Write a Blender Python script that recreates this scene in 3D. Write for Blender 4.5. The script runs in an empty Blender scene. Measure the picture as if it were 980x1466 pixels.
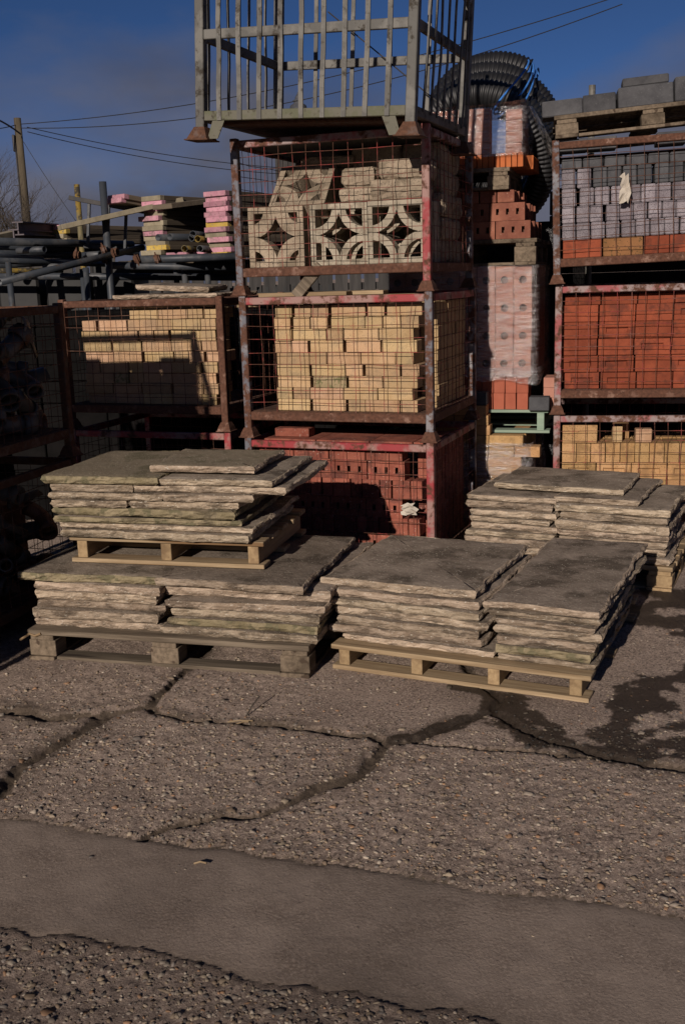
import bpy, bmesh, math, random
import numpy as np
from mathutils import Matrix, Vector, Euler

# ------------------------------------------------------------------ camera
FPX, PITCH, ROLL, CAMH = 1503.04, .2209, -.0305, 1.6908
_f = Vector((0, math.cos(PITCH), -math.sin(PITCH))); _r = Vector((1, 0, 0)); _u = _r.cross(_f)
_c, _s = math.cos(ROLL), math.sin(ROLL)
CR, CU, CF = _c*_r + _s*_u, -_s*_r + _c*_u, _f
scene = bpy.context.scene
COL = scene.collection
cam = bpy.data.cameras.new('camera'); camo = bpy.data.objects.new('camera', cam); COL.objects.link(camo)
cam.sensor_fit = 'VERTICAL'; cam.sensor_height = 24; cam.lens = FPX/1466*24
cam.clip_end = 2000; cam.clip_start = .05
m4 = Matrix((CR, CU, -CF)).transposed().to_4x4(); m4.translation = (0, 0, CAMH)
camo.matrix_world = m4
scene.camera = camo

# ------------------------------------------------------------------ light
SUN_EL, SUN_AZ = math.radians(20.4), math.radians(23.0)
w = bpy.data.worlds.new('World'); scene.world = w; w.use_nodes = True
nt = w.node_tree; nt.nodes.clear()
out = nt.nodes.new('ShaderNodeOutputWorld'); bg = nt.nodes.new('ShaderNodeBackground')
sky = nt.nodes.new('ShaderNodeTexSky'); sky.sky_type = 'NISHITA'; sky.sun_disc = False
sky.sun_elevation = SUN_EL; sky.sun_rotation = math.pi + SUN_AZ
sky.air_density = .50; sky.dust_density = .0; sky.ozone_density = 6.0; sky.altitude = 3000
bg.inputs['Strength'].default_value = .05
tc = nt.nodes.new('ShaderNodeTexCoord')
mp = nt.nodes.new('ShaderNodeMapping'); mp.inputs['Scale'].default_value = (1.0, 1.0, 2.2); mp.inputs['Location'].default_value = (11.31, 6.16, .12)
nz = nt.nodes.new('ShaderNodeTexNoise'); nz.inputs['Scale'].default_value = 2.6; nz.inputs['Detail'].default_value = 7; nz.inputs['Roughness'].default_value = .52
nt.links.new(tc.outputs['Generated'], mp.inputs['Vector']); nt.links.new(mp.outputs['Vector'], nz.inputs['Vector'])
sx = nt.nodes.new('ShaderNodeSeparateXYZ'); nt.links.new(tc.outputs['Generated'], sx.inputs[0])
mr = nt.nodes.new('ShaderNodeMapRange'); mr.inputs['From Min'].default_value = .02; mr.inputs['From Max'].default_value = .30
mr.inputs['To Min'].default_value = .27; mr.inputs['To Max'].default_value = -.22
nt.links.new(sx.outputs['Z'], mr.inputs['Value'])
ad = nt.nodes.new('ShaderNodeMath'); ad.operation = 'ADD'; nt.links.new(nz.outputs['Fac'], ad.inputs[0]); nt.links.new(mr.outputs['Result'], ad.inputs[1])
rp = nt.nodes.new('ShaderNodeValToRGB'); rp.color_ramp.elements[0].position = .43; rp.color_ramp.elements[1].position = .66
nt.links.new(ad.outputs[0], rp.inputs['Fac'])
mx = nt.nodes.new('ShaderNodeMix'); mx.data_type = 'RGBA'
nz2 = nt.nodes.new('ShaderNodeTexNoise'); nz2.inputs['Scale'].default_value = 5; nz2.inputs['Detail'].default_value = 5
nt.links.new(mp.outputs['Vector'], nz2.inputs['Vector'])
rp2 = nt.nodes.new('ShaderNodeValToRGB'); rp2.color_ramp.elements[0].position = .35; rp2.color_ramp.elements[1].position = .7
rp2.color_ramp.elements[0].color = (1.35, 1.45, 2.1, 1); rp2.color_ramp.elements[1].color = (2.6, 2.7, 3.6, 1)
nt.links.new(nz2.outputs['Fac'], rp2.inputs['Fac'])
nt.links.new(rp.outputs['Color'], mx.inputs['Factor'])
nt.links.new(sky.outputs['Color'], mx.inputs['A']); nt.links.new(rp2.outputs['Color'], mx.inputs['B'])
nt.links.new(mx.outputs['Result'], bg.inputs['Color']); nt.links.new(bg.outputs[0], out.inputs[0])
sl = bpy.data.lights.new('sun', 'SUN'); sl.energy = 4.6; sl.angle = math.radians(.5); sl.color = (1, .885, .785)
so = bpy.data.objects.new('sun', sl); COL.objects.link(so)
sdir = Vector((math.sin(SUN_AZ)*math.cos(SUN_EL), math.cos(SUN_AZ)*math.cos(SUN_EL), -math.sin(SUN_EL)))
so.rotation_euler = sdir.to_track_quat('-Z', 'Y').to_euler(); so.location = (-3, -5, 6)
scene.view_settings.view_transform = 'Standard'; scene.view_settings.look = 'None'
scene.view_settings.exposure = 0.0; scene.view_settings.gamma = 1

# ------------------------------------------------------------------ pixel helpers (a pixel gives a direction; depth from what it touches)
def ray(x, y): return CF + CR*((x-490)/FPX) - CU*((y-733)/FPX)
def atz(x, y, z=0.):
    d = ray(x, y); return Vector((0, 0, CAMH)) + d*((z-CAMH)/d.z)
def aty(x, y, Y):
    d = ray(x, y); return Vector((0, 0, CAMH)) + d*(Y/d.y)

# ------------------------------------------------------------------ materials
MATS = {}
def newmat(name):
    m = bpy.data.materials.new(name); m.use_nodes = True; MATS[name] = m
    return m, m.node_tree, m.node_tree.nodes['Principled BSDF']
def nd(t, kind, **kw):
    n = t.nodes.new(kind)
    for k, v in kw.items():
        if k in n.inputs: n.inputs[k].default_value = v
        else: setattr(n, k, v)
    return n
def coords(t, scale=(1, 1, 1)):
    tcn = nd(t, 'ShaderNodeTexCoord'); oi = nd(t, 'ShaderNodeObjectInfo')
    mu = nd(t, 'ShaderNodeMath', operation='MULTIPLY'); mu.inputs[1].default_value = 37.7
    t.links.new(oi.outputs['Random'], mu.inputs[0])
    av = nd(t, 'ShaderNodeVectorMath', operation='ADD')
    mpn = nd(t, 'ShaderNodeMapping'); mpn.inputs['Scale'].default_value = scale
    t.links.new(tcn.outputs['Object'], mpn.inputs['Vector'])
    t.links.new(mpn.outputs['Vector'], av.inputs[0]); t.links.new(mu.outputs[0], av.inputs[1])
    return av.outputs[0], oi.outputs['Random']
def ramp(t, fac, stops):
    r = nd(t, 'ShaderNodeValToRGB'); e = r.color_ramp.elements
    while len(e) < len(stops): e.new(.5)
    for i, (p_, c_) in enumerate(stops):
        e[i].position = p_; e[i].color = (*c_, 1) if len(c_) == 3 else c_
    t.links.new(fac, r.inputs['Fac']); return r.outputs['Color']
def noise(t, vec, scale, detail=4, rough=.55):
    n = nd(t, 'ShaderNodeTexNoise', Scale=scale, Detail=detail, Roughness=rough); t.links.new(vec, n.inputs['Vector']); return n.outputs['Fac']
def mixc(t, fac, a, b, mode='MIX'):
    m = nd(t, 'ShaderNodeMix', data_type='RGBA', blend_type=mode)
    for s_, v in (('Factor', fac), ('A', a), ('B', b)):
        if isinstance(v, (int, float)): m.inputs[s_].default_value = v
        elif isinstance(v, tuple): m.inputs[s_].default_value = (*v, 1)
        else: t.links.new(v, m.inputs[s_])
    return m.outputs['Result']
def bumpn(t, b, h, strength, dist):
    n = nd(t, 'ShaderNodeBump', Strength=strength, Distance=dist); t.links.new(h, n.inputs['Height']); t.links.new(n.outputs[0], b.inputs['Normal']); return n
BW = lambda v: (v, v, v)
def plain(name, c1, c2, scale=8, rough=.85, bump=.3, bscale=70, bdist=.003, var=.25, speck=None, sscale=160, sth=.62, spec=.3, stretch=(1, 1, 1), stain=None, stscale=3, hue=0):
    m, t, b = newmat(name); v, rnd = coords(t, stretch)
    col = ramp(t, noise(t, v, scale, 8, .66), [(.36, c1), (.64, c2)])
    if stain:
        col = mixc(t, ramp(t, noise(t, v, stscale, 6, .65), [(.51, BW(0)), (.61, BW(.85))]), col, stain)
    if speck:
        col = mixc(t, ramp(t, noise(t, v, sscale, 2), [(sth-.02, BW(0)), (sth+.02, BW(1))]), col, speck)
    val = ramp(t, rnd, [(0, BW(1-var)), (1, BW(1))])
    col = mixc(t, 1.0, col, val, 'MULTIPLY')
    if hue:
        hs = nd(t, 'ShaderNodeHueSaturation'); h2 = nd(t, 'ShaderNodeMapRange'); h2.inputs['To Min'].default_value = .5-hue; h2.inputs['To Max'].default_value = .5+hue
        m2 = nd(t, 'ShaderNodeMath', operation='FRACT'); m3 = nd(t, 'ShaderNodeMath', operation='MULTIPLY'); m3.inputs[1].default_value = 7.31
        t.links.new(rnd, m3.inputs[0]); t.links.new(m3.outputs[0], m2.inputs[0]); t.links.new(m2.outputs[0], h2.inputs['Value'])
        t.links.new(h2.outputs[0], hs.inputs['Hue']); t.links.new(col, hs.inputs['Color']); col = hs.outputs['Color']
    t.links.new(col, b.inputs['Base Color'])
    b.inputs['Roughness'].default_value = rough; b.inputs['Specular IOR Level'].default_value = spec
    if bump: bumpn(t, b, noise(t, v, bscale, 6, .65), bump, bdist)
    return m
def painted(name, paint, worn, rust, worn_t=.5, rust_t=.55, rough=.6, paint2=None, scale=6):
    m, t, b = newmat(name); v, rnd = coords(t)
    col = mixc(t, noise(t, v, 14, 4), paint, paint2 or tuple(c*.7 for c in paint))
    n1 = noise(t, v, scale, 7, .62); n2 = noise(t, v, scale*2.3, 8, .68)
    col = mixc(t, ramp(t, n1, [(worn_t-.05, BW(0)), (worn_t+.05, BW(1))]), col, worn)
    rc = ramp(t, noise(t, v, 60, 5), [(.3, tuple(c*.45 for c in rust)), (.7, rust)])
    rm = ramp(t, n2, [(rust_t-.05, BW(0)), (rust_t+.04, BW(1))])
    col = mixc(t, rm, col, rc)
    t.links.new(col, b.inputs['Base Color'])
    rr = ramp(t, rm, [(0, BW(rough)), (1, BW(.92))]); t.links.new(rr, b.inputs['Roughness'])
    b.inputs['Specular IOR Level'].default_value = .35
    bumpn(t, b, noise(t, v, 90, 6, .7), .35, .002)
    return m

# --- metals
RUST = (.115, .050, .030)
M_RED = painted('red_paint_rusty', (.30, .035, .04), (.26, .15, .13), RUST, .50, .56)
M_PINKRED = painted('faded_red_paint', (.30, .07, .07), (.24, .18, .17), RUST, .46, .52)
M_BLUEGREY = painted('blue_grey_paint_rusty', (.13, .13, .15), (.19, .18, .19), RUST, .55, .50)
M_RUST = painted('rusty_steel', (.14, .065, .04), (.20, .11, .075), RUST, .5, .42)
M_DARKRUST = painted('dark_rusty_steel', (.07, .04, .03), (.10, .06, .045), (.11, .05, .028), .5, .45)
M_GALV = painted('weathered_galvanised_steel', (.092, .088, .078), (.13, .124, .11), (.055, .046, .035), .52, .60, .6)
M_MOSSGALV = painted('mossy_galvanised_steel', (.125, .118, .086), (.088, .09, .052), (.07, .06, .042), .52, .60, .7, scale=12)
M_WIRE = painted('red_wire', (.30, .055, .05), (.22, .10, .08), RUST, .55, .48)
M_WIRER = painted('rusty_wire', (.13, .06, .04), (.17, .10, .07), RUST, .5, .45)
M_TUBE = painted('scaffold_tube_steel', (.038, .044, .053), (.065, .067, .07), (.06, .042, .03), .54, .64, .5)
M_TUBEY = painted('scaffold_tube_yellow_band', (.24, .16, .03), (.13, .11, .06), (.05, .042, .03), .48, .52, .6)
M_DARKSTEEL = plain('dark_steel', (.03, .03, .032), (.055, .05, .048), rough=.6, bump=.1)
# --- stones, bricks
M_TOP = plain('stone_weathered_top', (.19, .152, .118), (.32, .262, .208), 6, .97, .9, 42, .006, .30, (.46, .41, .33), 95, .655, .10, stain=(.095, .076, .058), stscale=4, hue=.003)
M_EDGE = plain('stone_riven_edge', (.30, .228, .160), (.56, .45, .335), 11, .97, 1.0, 38, .012, .36, (.62, .56, .46), 70, .66, .10, stain=(.155, .120, .088), stscale=7, hue=.006, stretch=(1, 1, 3.2))
M_EDGEM = plain('stone_mossy_edge', (.20, .165, .095), (.34, .28, .18), 9, .97, 1.0, 38, .012, .2, (.17, .15, .09), 16, .58, .10, stain=(.12, .098, .065), stscale=8)
M_TOPM = plain('stone_mossy_top', (.18, .145, .10), (.28, .23, .165), 5, .97, .9, 42, .006, .2, (.42, .38, .29), 90, .66, .10, stain=(.125, .108, .068), stscale=5)
M_BUFF = plain('buff_brick', (.42, .275, .145), (.54, .375, .215), 9, .95, .6, 110, .003, .32, (.26, .17, .09), 260, .63, .15, hue=.012, stain=(.35, .245, .145), stscale=9)
M_BUFFG = plain('mossy_buff_brick', (.30, .235, .13), (.40, .30, .18), 9, .95, .45, 140, .002, .2, (.20, .18, .09), 40, .55, .15)
M_BUFFP = plain('pinkish_buff_brick', (.43, .26, .155), (.54, .35, .225), 9, .95, .45, 140, .002, .25, (.26, .15, .09), 260, .63, .15)
M_RED2 = plain('red_perforated_brick', (.21, .06, .04), (.34, .115, .075), 9, .9, .4, 110, .002, .30, (.42, .26, .21), 90, .68, .2, stain=(.12, .045, .035), stscale=7)
M_ORANGE = plain('orange_red_brick', (.20, .048, .024), (.30, .075, .036), 7, .92, .5, 90, .003, .38, (.20, .04, .02), 120, .66, .2, stain=(.115, .035, .022), stscale=6)
M_ORBROWN = plain('brown_orange_brick', (.20, .10, .04), (.30, .14, .06), 7, .92, .35, 110, .002, .2, (.12, .07, .03), 60, .62, .2)
M_PURPLE = plain('speckled_purple_brick', (.17, .145, .16), (.30, .27, .29), 10, .85, .4, 120, .002, .35, (.11, .09, .10), 210, .58, .25)
M_GREYB = plain('dark_grey_block', (.06, .06, .065), (.10, .10, .105), 9, .95, .4, 140, .002, .3, (.16, .16, .16), 200, .68, .15)
M_YELLOW = plain('yellow_stock_brick', (.36, .205, .085), (.47, .29, .14), 8, .95, .45, 110, .002, .25, (.22, .13, .06), 150, .62, .15, hue=.006, stain=(.25, .15, .07), stscale=7)
M_BROWNB = plain('brown_red_brick', (.17, .06, .04), (.30, .12, .075), 7, .9, .4, 110, .002, .25, (.38, .24, .19), 110, .69, .2)
M_REDS = plain('smooth_red_brick', (.30, .085, .05), (.36, .11, .065), 6, .9, .25, 120, .0015, .15, None, spec=.2)
M_PINKB = plain('pink_brick', (.33, .15, .11), (.42, .21, .15), 6, .9, .25, 120, .0015, .2)
M_TILE = plain('orange_clay_tile', (.42, .11, .035), (.52, .16, .05), 6, .88, .2, 120, .0015, .2)
M_CONC = plain('concrete_block', (.26, .205, .148), (.39, .315, .23), 9, .97, .7, 90, .004, .22, (.16, .13, .10), 120, .62, .12, stain=(.17, .135, .095), stscale=8)
M_CONCL = plain('pale_concrete_block', (.29, .25, .19), (.40, .345, .265), 9, .97, .7, 90, .004, .15, (.20, .18, .14), 120, .64, .12, stain=(.18, .15, .11), stscale=8)
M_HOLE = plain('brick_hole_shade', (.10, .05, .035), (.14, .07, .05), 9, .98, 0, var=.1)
# --- wood
M_WOODG = plain('old_grey_pallet_wood', (.10, .078, .056), (.225, .18, .132), 55, .93, .5, 40, .003, .35, (.06, .045, .035), 20, .66, .15, stretch=(.05, 1, 1), stain=(.075, .06, .045), stscale=5)
M_WOODN = plain('pale_pallet_wood', (.21, .145, .082), (.40, .30, .185), 55, .9, .6, 40, .002, .30, (.20, .12, .06), 14, .66, .2, stretch=(.05, 1, 1), stain=(.20, .135, .075), stscale=5)
M_WOODNY = plain('pale_pallet_wood_stringer', (.27, .185, .10), (.38, .27, .15), 55, .9, .4, 40, .002, .30, (.18, .11, .06), 14, .66, .2, stretch=(1, .05, 1), stain=(.19, .125, .07), stscale=5)
M_WOODGY = plain('old_grey_wood_stringer', (.12, .092, .065), (.22, .17, .12), 55, .93, .5, 40, .003, .30, (.07, .05, .035), 20, .64, .15, stretch=(1, .05, 1), stain=(.085, .065, .045), stscale=5)
M_WOODGREEN = plain('green_painted_wood', (.19, .26, .20), (.28, .35, .27), 55, .9, .3, 40, .002, .2, (.32, .26, .17), 18, .62, .2, stretch=(.06, 1, 1))
M_BOARD = plain('scaffold_board_wood', (.085, .066, .047), (.15, .118, .084), 16, .93, .5, 50, .003, .35, None, stretch=(1, .1, 1))
M_BOARDEND = plain('scaffold_board_end_grain', (.20, .17, .115), (.31, .265, .185), 12, .9, .4, 60, .002, .3)
M_PINK = plain('pink_painted_board_end', (.44, .20, .255), (.56, .29, .34), 12, .85, .4, 60, .002, .4, (.28, .14, .16), 70, .64, stain=(.25, .16, .16), stscale=14)
M_YEL = plain('yellow_painted_board_end', (.42, .28, .05), (.50, .36, .10), 12, .8, .3, 60, .002, .2, (.25, .2, .12), 40, .6)
M_POLE = plain('utility_pole_wood', (.065, .052, .034), (.115, .093, .062), 9, .95, .6, 30, .01, .1, (.05, .04, .03), 12, .62, stretch=(1, 1, .1))
M_BARK = plain('bare_bark', (.045, .036, .028), (.08, .065, .05), 9, .95, 0)
M_FENCE = plain('pale_boarding', (.03, .028, .027), (.065, .06, .056), 10, .95, .3, 30, .004, .2, stretch=(1, 1, .1))
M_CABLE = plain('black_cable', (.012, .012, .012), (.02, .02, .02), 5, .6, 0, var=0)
M_SLATE = plain('dark_slate', (.035, .037, .045), (.06, .062, .07), 9, .7, .3, 40, .01, .1)
M_POLY = plain('black_corrugated_plastic', (.006, .006, .007), (.012, .012, .013), 6, .5, .1, 60, .001, 0, spec=.5)
M_ROPE = plain('blue_rope', (.03, .13, .42), (.05, .20, .55), 60, .7, .4, 200, .002, 0)
M_PAPER = plain('torn_paper', (.34, .30, .25), (.48, .43, .36), 12, .9, .4, 40, .003, 0)
M_CERAM = plain('grey_pipe_fitting', (.06, .058, .056), (.13, .127, .124), 7, .5, .3, 60, .002, .5, (.14, .07, .04), 9, .6, .4)
M_TERRA = plain('brown_pipe_fitting', (.15, .07, .04), (.24, .12, .07), 7, .5, .3, 60, .002, .4, spec=.4)
def film(name, tint, mixw, rough=.16, bs=22, zs=7.0):
    m, t, b = newmat(name); v, rnd = coords(t, (1, 1, zs))
    t.nodes.remove(b); h = noise(t, v, bs, 6, .62)
    bn = nd(t, 'ShaderNodeBump', Strength=1.0, Distance=.012); t.links.new(h, bn.inputs['Height'])
    tr = nd(t, 'ShaderNodeBsdfTransparent'); tr.inputs['Color'].default_value = (.92, .92, .93, 1)
    df = nd(t, 'ShaderNodeBsdfDiffuse'); df.inputs['Color'].default_value = (*tint, 1)
    gs = nd(t, 'ShaderNodeBsdfGlossy', Roughness=rough); gs.inputs['Color'].default_value = (.9, .9, .9, 1)
    for n_ in (df, gs): t.links.new(bn.outputs[0], n_.inputs['Normal'])
    m1 = nd(t, 'ShaderNodeMixShader'); t.links.new(ramp(t, noise(t, v, bs*.45, 6, .65), [(.42, BW(.0)), (.66, BW(mixw))]), m1.inputs[0])
    t.links.new(tr.outputs[0], m1.inputs[1]); t.links.new(df.outputs[0], m1.inputs[2])
    m2 = nd(t, 'ShaderNodeMixShader'); t.links.new(ramp(t, noise(t, v, bs*.8, 5, .6), [(.40, BW(.02)), (.66, BW(.34))]), m2.inputs[0])
    t.links.new(m1.outputs[0], m2.inputs[1]); t.links.new(gs.outputs[0], m2.inputs[2])
    t.links.new(m2.outputs[0], t.nodes['Material Output'].inputs['Surface'])
    return m
M_FILM = film('clear_stretch_film', (.60, .55, .54), .38, .14)
M_FILMB = plain('black_wrap_film', (.008, .008, .009), (.016, .016, .017), 6, .28, 1.0, 18, .03, 0, spec=.6)

# ------------------------------------------------------------------ mesh helpers
class MB:
    def __init__(s): s.v = []; s.f = []; s.mi = []; s.m = 0
    def add(s, vs, fs, X=None):
        o = len(s.v)
        s.v += [tuple(X @ Vector(p)) for p in vs] if X else [tuple(p) for p in vs]
        s.f += [tuple(i+o for i in f) for f in fs]; s.mi += [s.m]*len(fs); return s
    def box(s, x0, x1, y0, y1, z0, z1, c=0., X=None):
        if c <= 0:
            vs = [(x, y, z) for z in (z0, z1) for y in (y0, y1) for x in (x0, x1)]
            return s.add(vs, [(0, 2, 3, 1), (4, 5, 7, 6), (0, 1, 5, 4), (2, 6, 7, 3), (0, 4, 6, 2), (1, 3, 7, 5)], X)
        vs = []
        for iz, z in ((0, z0), (1, z1)):
            for iy, y in ((0, y0), (1, y1)):
                for ix, x in ((0, x0), (1, x1)):
                    dx, dy, dz = (c, -c)[ix], (c, -c)[iy], (c, -c)[iz]
                    vs += [(x, y+dy, z+dz), (x+dx, y, z+dz), (x+dx, y+dy, z)]
        V = lambda ix, iy, iz, a: ((iz*2+iy)*2+ix)*3+a
        fs = []
        for ix in (0, 1):
            q = [V(ix, 0, 0, 0), V(ix, 1, 0, 0), V(ix, 1, 1, 0), V(ix, 0, 1, 0)]; fs.append(tuple(q if ix else q[::-1]))
            q = [V(0, ix, 0, 1), V(1, ix, 0, 1), V(1, ix, 1, 1), V(0, ix, 1, 1)]; fs.append(tuple(q[::-1] if ix else q))
            q = [V(0, 0, ix, 2), V(1, 0, ix, 2), V(1, 1, ix, 2), V(0, 1, ix, 2)]; fs.append(tuple(q if ix else q[::-1]))
        for a in (0, 1):
            for b in (0, 1):
                fs.append((V(a, b, 0, 0), V(a, b, 1, 0), V(a, b, 1, 1), V(a, b, 0, 1)))
                fs.append((V(a, 0, b, 0), V(a, 1, b, 0), V(a, 1, b, 2), V(a, 0, b, 2)))
                fs.append((V(0, a, b, 1), V(1, a, b, 1), V(1, a, b, 2), V(0, a, b, 2)))
                for d in (0, 1): fs.append((V(a, b, d, 0), V(a, b, d, 1), V(a, b, d, 2)))
        return s.add(vs, fs, X)
    def tube(s, pts, r, n=6, caps=True, X=None, rot=0.):
        pts = [Vector(p) for p in pts]; vs = []; fs = []; N = len(pts)
        rr = r if hasattr(r, '__len__') else [r]*N
        d0 = (pts[1]-pts[0]).normalized(); up = Vector((0, 0, 1)) if abs(d0.z) < .9 else Vector((1, 0, 0))
        a = d0.cross(up).normalized()
        for i, p in enumerate(pts):
            d = (pts[min(i+1, N-1)]-pts[max(i-1, 0)]).normalized()
            a = (a - d*a.dot(d)).normalized(); b = d.cross(a)
            for k in range(n):
                t = rot+2*math.pi*k/n; vs.append(p+(a*math.cos(t)+b*math.sin(t))*rr[i])
        for i in range(N-1):
            for k in range(n):
                k2 = (k+1) % n; fs.append((i*n+k, i*n+k2, (i+1)*n+k2, (i+1)*n+k))
        if caps: fs += [tuple(range(n))[::-1], tuple(range((N-1)*n, N*n))]
        return s.add(vs, fs, X)
    def pipe(s, pts, r, th, n=12, X=None):   # hollow tube with wall thickness
        o = len(s.v); s.tube(pts, r, n, False, X); k = len(s.v)-o; s.tube(pts, r-th, n, False, X)
        L = len(pts)
        for e in (0, L-1):
            for j in range(n):
                j2 = (j+1) % n; s.f.append((o+e*n+j, o+e*n+j2, o+k+e*n+j2, o+k+e*n+j)); s.mi.append(s.m)
        return s
    def frustum(s, cx, cy, z0, z1, h0, h1):
        vs = [(cx+a*h0, cy+b*h0, z0) for a, b in ((-1, -1), (1, -1), (1, 1), (-1, 1))]+[(cx+a*h1, cy+b*h1, z1) for a, b in ((-1, -1), (1, -1), (1, 1), (-1, 1))]
        return s.add(vs, [(3, 2, 1, 0), (4, 5, 6, 7)]+[(i, (i+1) % 4, 4+(i+1) % 4, 4+i) for i in range(4)])
    def mesh(s, name, mats, smooth=False):
        me = bpy.data.meshes.new(name); me.from_pydata(s.v, [], s.f)
        mats = mats if isinstance(mats, (list, tuple)) else [mats]
        for m in mats: me.materials.append(m)
        if len(mats) > 1: me.polygons.foreach_set('material_index', s.mi)
        bm = bmesh.new(); bm.from_mesh(me); bmesh.ops.recalc_face_normals(bm, faces=bm.faces); bm.to_mesh(me); bm.free()
        if smooth: me.polygons.foreach_set('use_smooth', [True]*len(me.polygons))
        return me
    def build(s, name, mats, parent=None, X=None, smooth=False):
        return obj(name, s.mesh(name, mats, smooth), parent, X)
def obj(name, me, parent=None, X=None):
    o = bpy.data.objects.new(name, me); COL.objects.link(o)
    if parent: o.parent = parent
    if X is not None: o.matrix_basis = X
    return o
def tag(o, label=None, cat=None, group=None, kind=None):
    for k, v in (('label', label), ('category', cat), ('group', group), ('kind', kind)):
        if v: o[k] = v
    return o
def empty(name, X, label, cat, group=None):
    o = bpy.data.objects.new(name, None); COL.objects.link(o); o.matrix_basis = X; o.empty_display_size = .1
    return tag(o, label, cat, group)
def np_mesh(name, V, F, mats, smooth=True, mi=None):
    me = bpy.data.meshes.new(name); k = F.shape[1]
    me.vertices.add(len(V)); me.vertices.foreach_set('co', V.astype(np.float32).ravel())
    me.loops.add(F.size); me.loops.foreach_set('vertex_index', F.astype(np.int32).ravel())
    me.polygons.add(len(F)); me.polygons.foreach_set('loop_start', np.arange(0, F.size, k, dtype=np.int32))
    me.polygons.foreach_set('use_smooth', np.full(len(F), smooth))
    for m in (mats if isinstance(mats, (list, tuple)) else [mats]): me.materials.append(m)
    if mi is not None: me.polygons.foreach_set('material_index', mi.astype(np.int32))
    me.update(calc_edges=True); return me
def frame(x, y, z, yaw, tilt=0., pitch=0.):
    return Matrix.Translation((x, y, z)) @ Matrix.Rotation(yaw, 4, 'Z') @ Matrix.Rotation(tilt, 4, 'Y') @ Matrix.Rotation(pitch, 4, 'X')
def T(x, y, z, rz=0., rx=0., ry=0.):
    return Matrix.Translation((x, y, z)) @ Euler((rx, ry, rz)).to_matrix().to_4x4()
rng = random.Random(11)
J = lambda a: rng.uniform(-a, a)
ORD = ['bottom', 'second', 'third', 'fourth', 'fifth', 'sixth', 'seventh', 'eighth', 'ninth', 'tenth', 'eleventh', 'twelfth']
def ordw(i, n): return 'topmost' if i == n-1 else ('lowest' if i == 0 else ORD[i]+' from the bottom')

# value noise in numpy
def vnoise(x, y, seed=0):
    r = np.random.RandomState(seed).rand(256, 256)
    xi, yi = np.floor(x).astype(int), np.floor(y).astype(int); fx, fy = x-xi, y-yi
    fx = fx*fx*(3-2*fx); fy = fy*fy*(3-2*fy); g = lambda a, b: r[a & 255, b & 255]
    return (g(xi, yi)*(1-fx)+g(xi+1, yi)*fx)*(1-fy)+(g(xi, yi+1)*(1-fx)+g(xi+1, yi+1)*fx)*fy
def fbm(x, y, sc, oct=4, seed=0):
    s = 0; a = 1; tot = 0
    for i in range(oct):
        s = s+a*(vnoise(x*sc, y*sc, seed+i)-.5); tot += a; a *= .5; sc *= 2.03
    return s/tot*2

# ------------------------------------------------------------------ ground: cracked exposed-aggregate concrete
def g2(pts): return np.array([[p.x, p.y] for p in (atz(x, y, 0) for x, y in pts)])
A1 = [(-60, 1012), (0, 1015), (41, 1020), (70, 1031), (102, 1026), (158, 1022), (209, 1010), (230, 992), (260, 966), (300, 925), (350, 880)]
A2 = [(209, 1010), (219, 1022), (265, 1028), (306, 1035), (357, 1034), (408, 1038), (449, 1045), (500, 1050), (531, 1054), (551, 1064)]
A3 = [(551, 1064), (582, 1061), (610, 1052), (648, 1038), (699, 1018), (735, 1036), (776, 1054), (837, 1074), (883, 1086), (970, 1100), (1060, 1112)]
A4 = [(582, 1061), (600, 1063), (658, 1066), (735, 1074), (806, 1081), (883, 1088)]
B1 = [(551, 1064), (546, 1084), (516, 1105), (480, 1121), (459, 1126), (423, 1145), (383, 1165), (357, 1170), (316, 1167), (255, 1180), (214, 1198)]
C1K = [(158, 1022), (117, 1048), (76, 1068), (46, 1089), (20, 1114), (0, 1135), (-60, 1160)]
D1 = [(699, 1018), (720, 1000), (690, 985), (670, 960), (640, 900)]
S1 = [(-160, 1150), (-60, 1160), (0, 1168), (76, 1178), (133, 1194), (214, 1200), (306, 1214), (383, 1227), (500, 1239), (546, 1252), (633, 1267), (725, 1278), (796, 1285), (847, 1295), (914, 1306), (980, 1316), (1160, 1342)]
S2 = [(-160, 1290), (0, 1323), (51, 1334), (122, 1344), (204, 1364), (306, 1387), (357, 1400), (408, 1415), (480, 1425), (511, 1428), (582, 1441), (659, 1456), (700, 1466), (760, 1478), (1000, 1520), (1200, 1555)]
xs = np.concatenate([np.arange(-4.5, -1.75, .06), np.arange(-1.75, 1.95, .009), np.arange(1.95, 5.5, .06)])
ys = np.concatenate([np.arange(.5, 1.95, .05), np.arange(1.95, 4.3, .009), np.arange(4.3, 5.2, .02), np.arange(5.2, 8.2, .05)])
GX, GY = np.meshgrid(xs, ys); px_, py_ = GX.ravel(), GY.ravel()
wx = px_+.030*fbm(px_, py_, 8, 5, 3)+.007*fbm(px_, py_, 38, 3, 23); wy = py_+.030*fbm(px_, py_, 8, 5, 13)+.007*fbm(px_, py_, 38, 3, 33)
def segdist(x, y, P):
    d = np.full(x.shape, 9.)
    for a, b in zip(P[:-1], P[1:]):
        ab = b-a; t = np.clip(((x-a[0])*ab[0]+(y-a[1])*ab[1])/(ab@ab), 0, 1)
        d = np.minimum(d, np.hypot(x-a[0]-t*ab[0], y-a[1]-t*ab[1]))
    return d
cr = np.full(px_.shape, 9.)
for P, wd in ((A1, .024), (A2, .019), (A3, .020), (A4, .010), (B1, .022), (C1K, .040), (D1, .020)):
    wv = wd*(.75+.8*np.clip(fbm(px_, py_, 3, 3, 40)+.35, 0, 1.2))
    cr = np.minimum(cr, segdist(wx, wy, g2(P))/wv)
s1, s2 = g2(S1), g2(S2)
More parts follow.
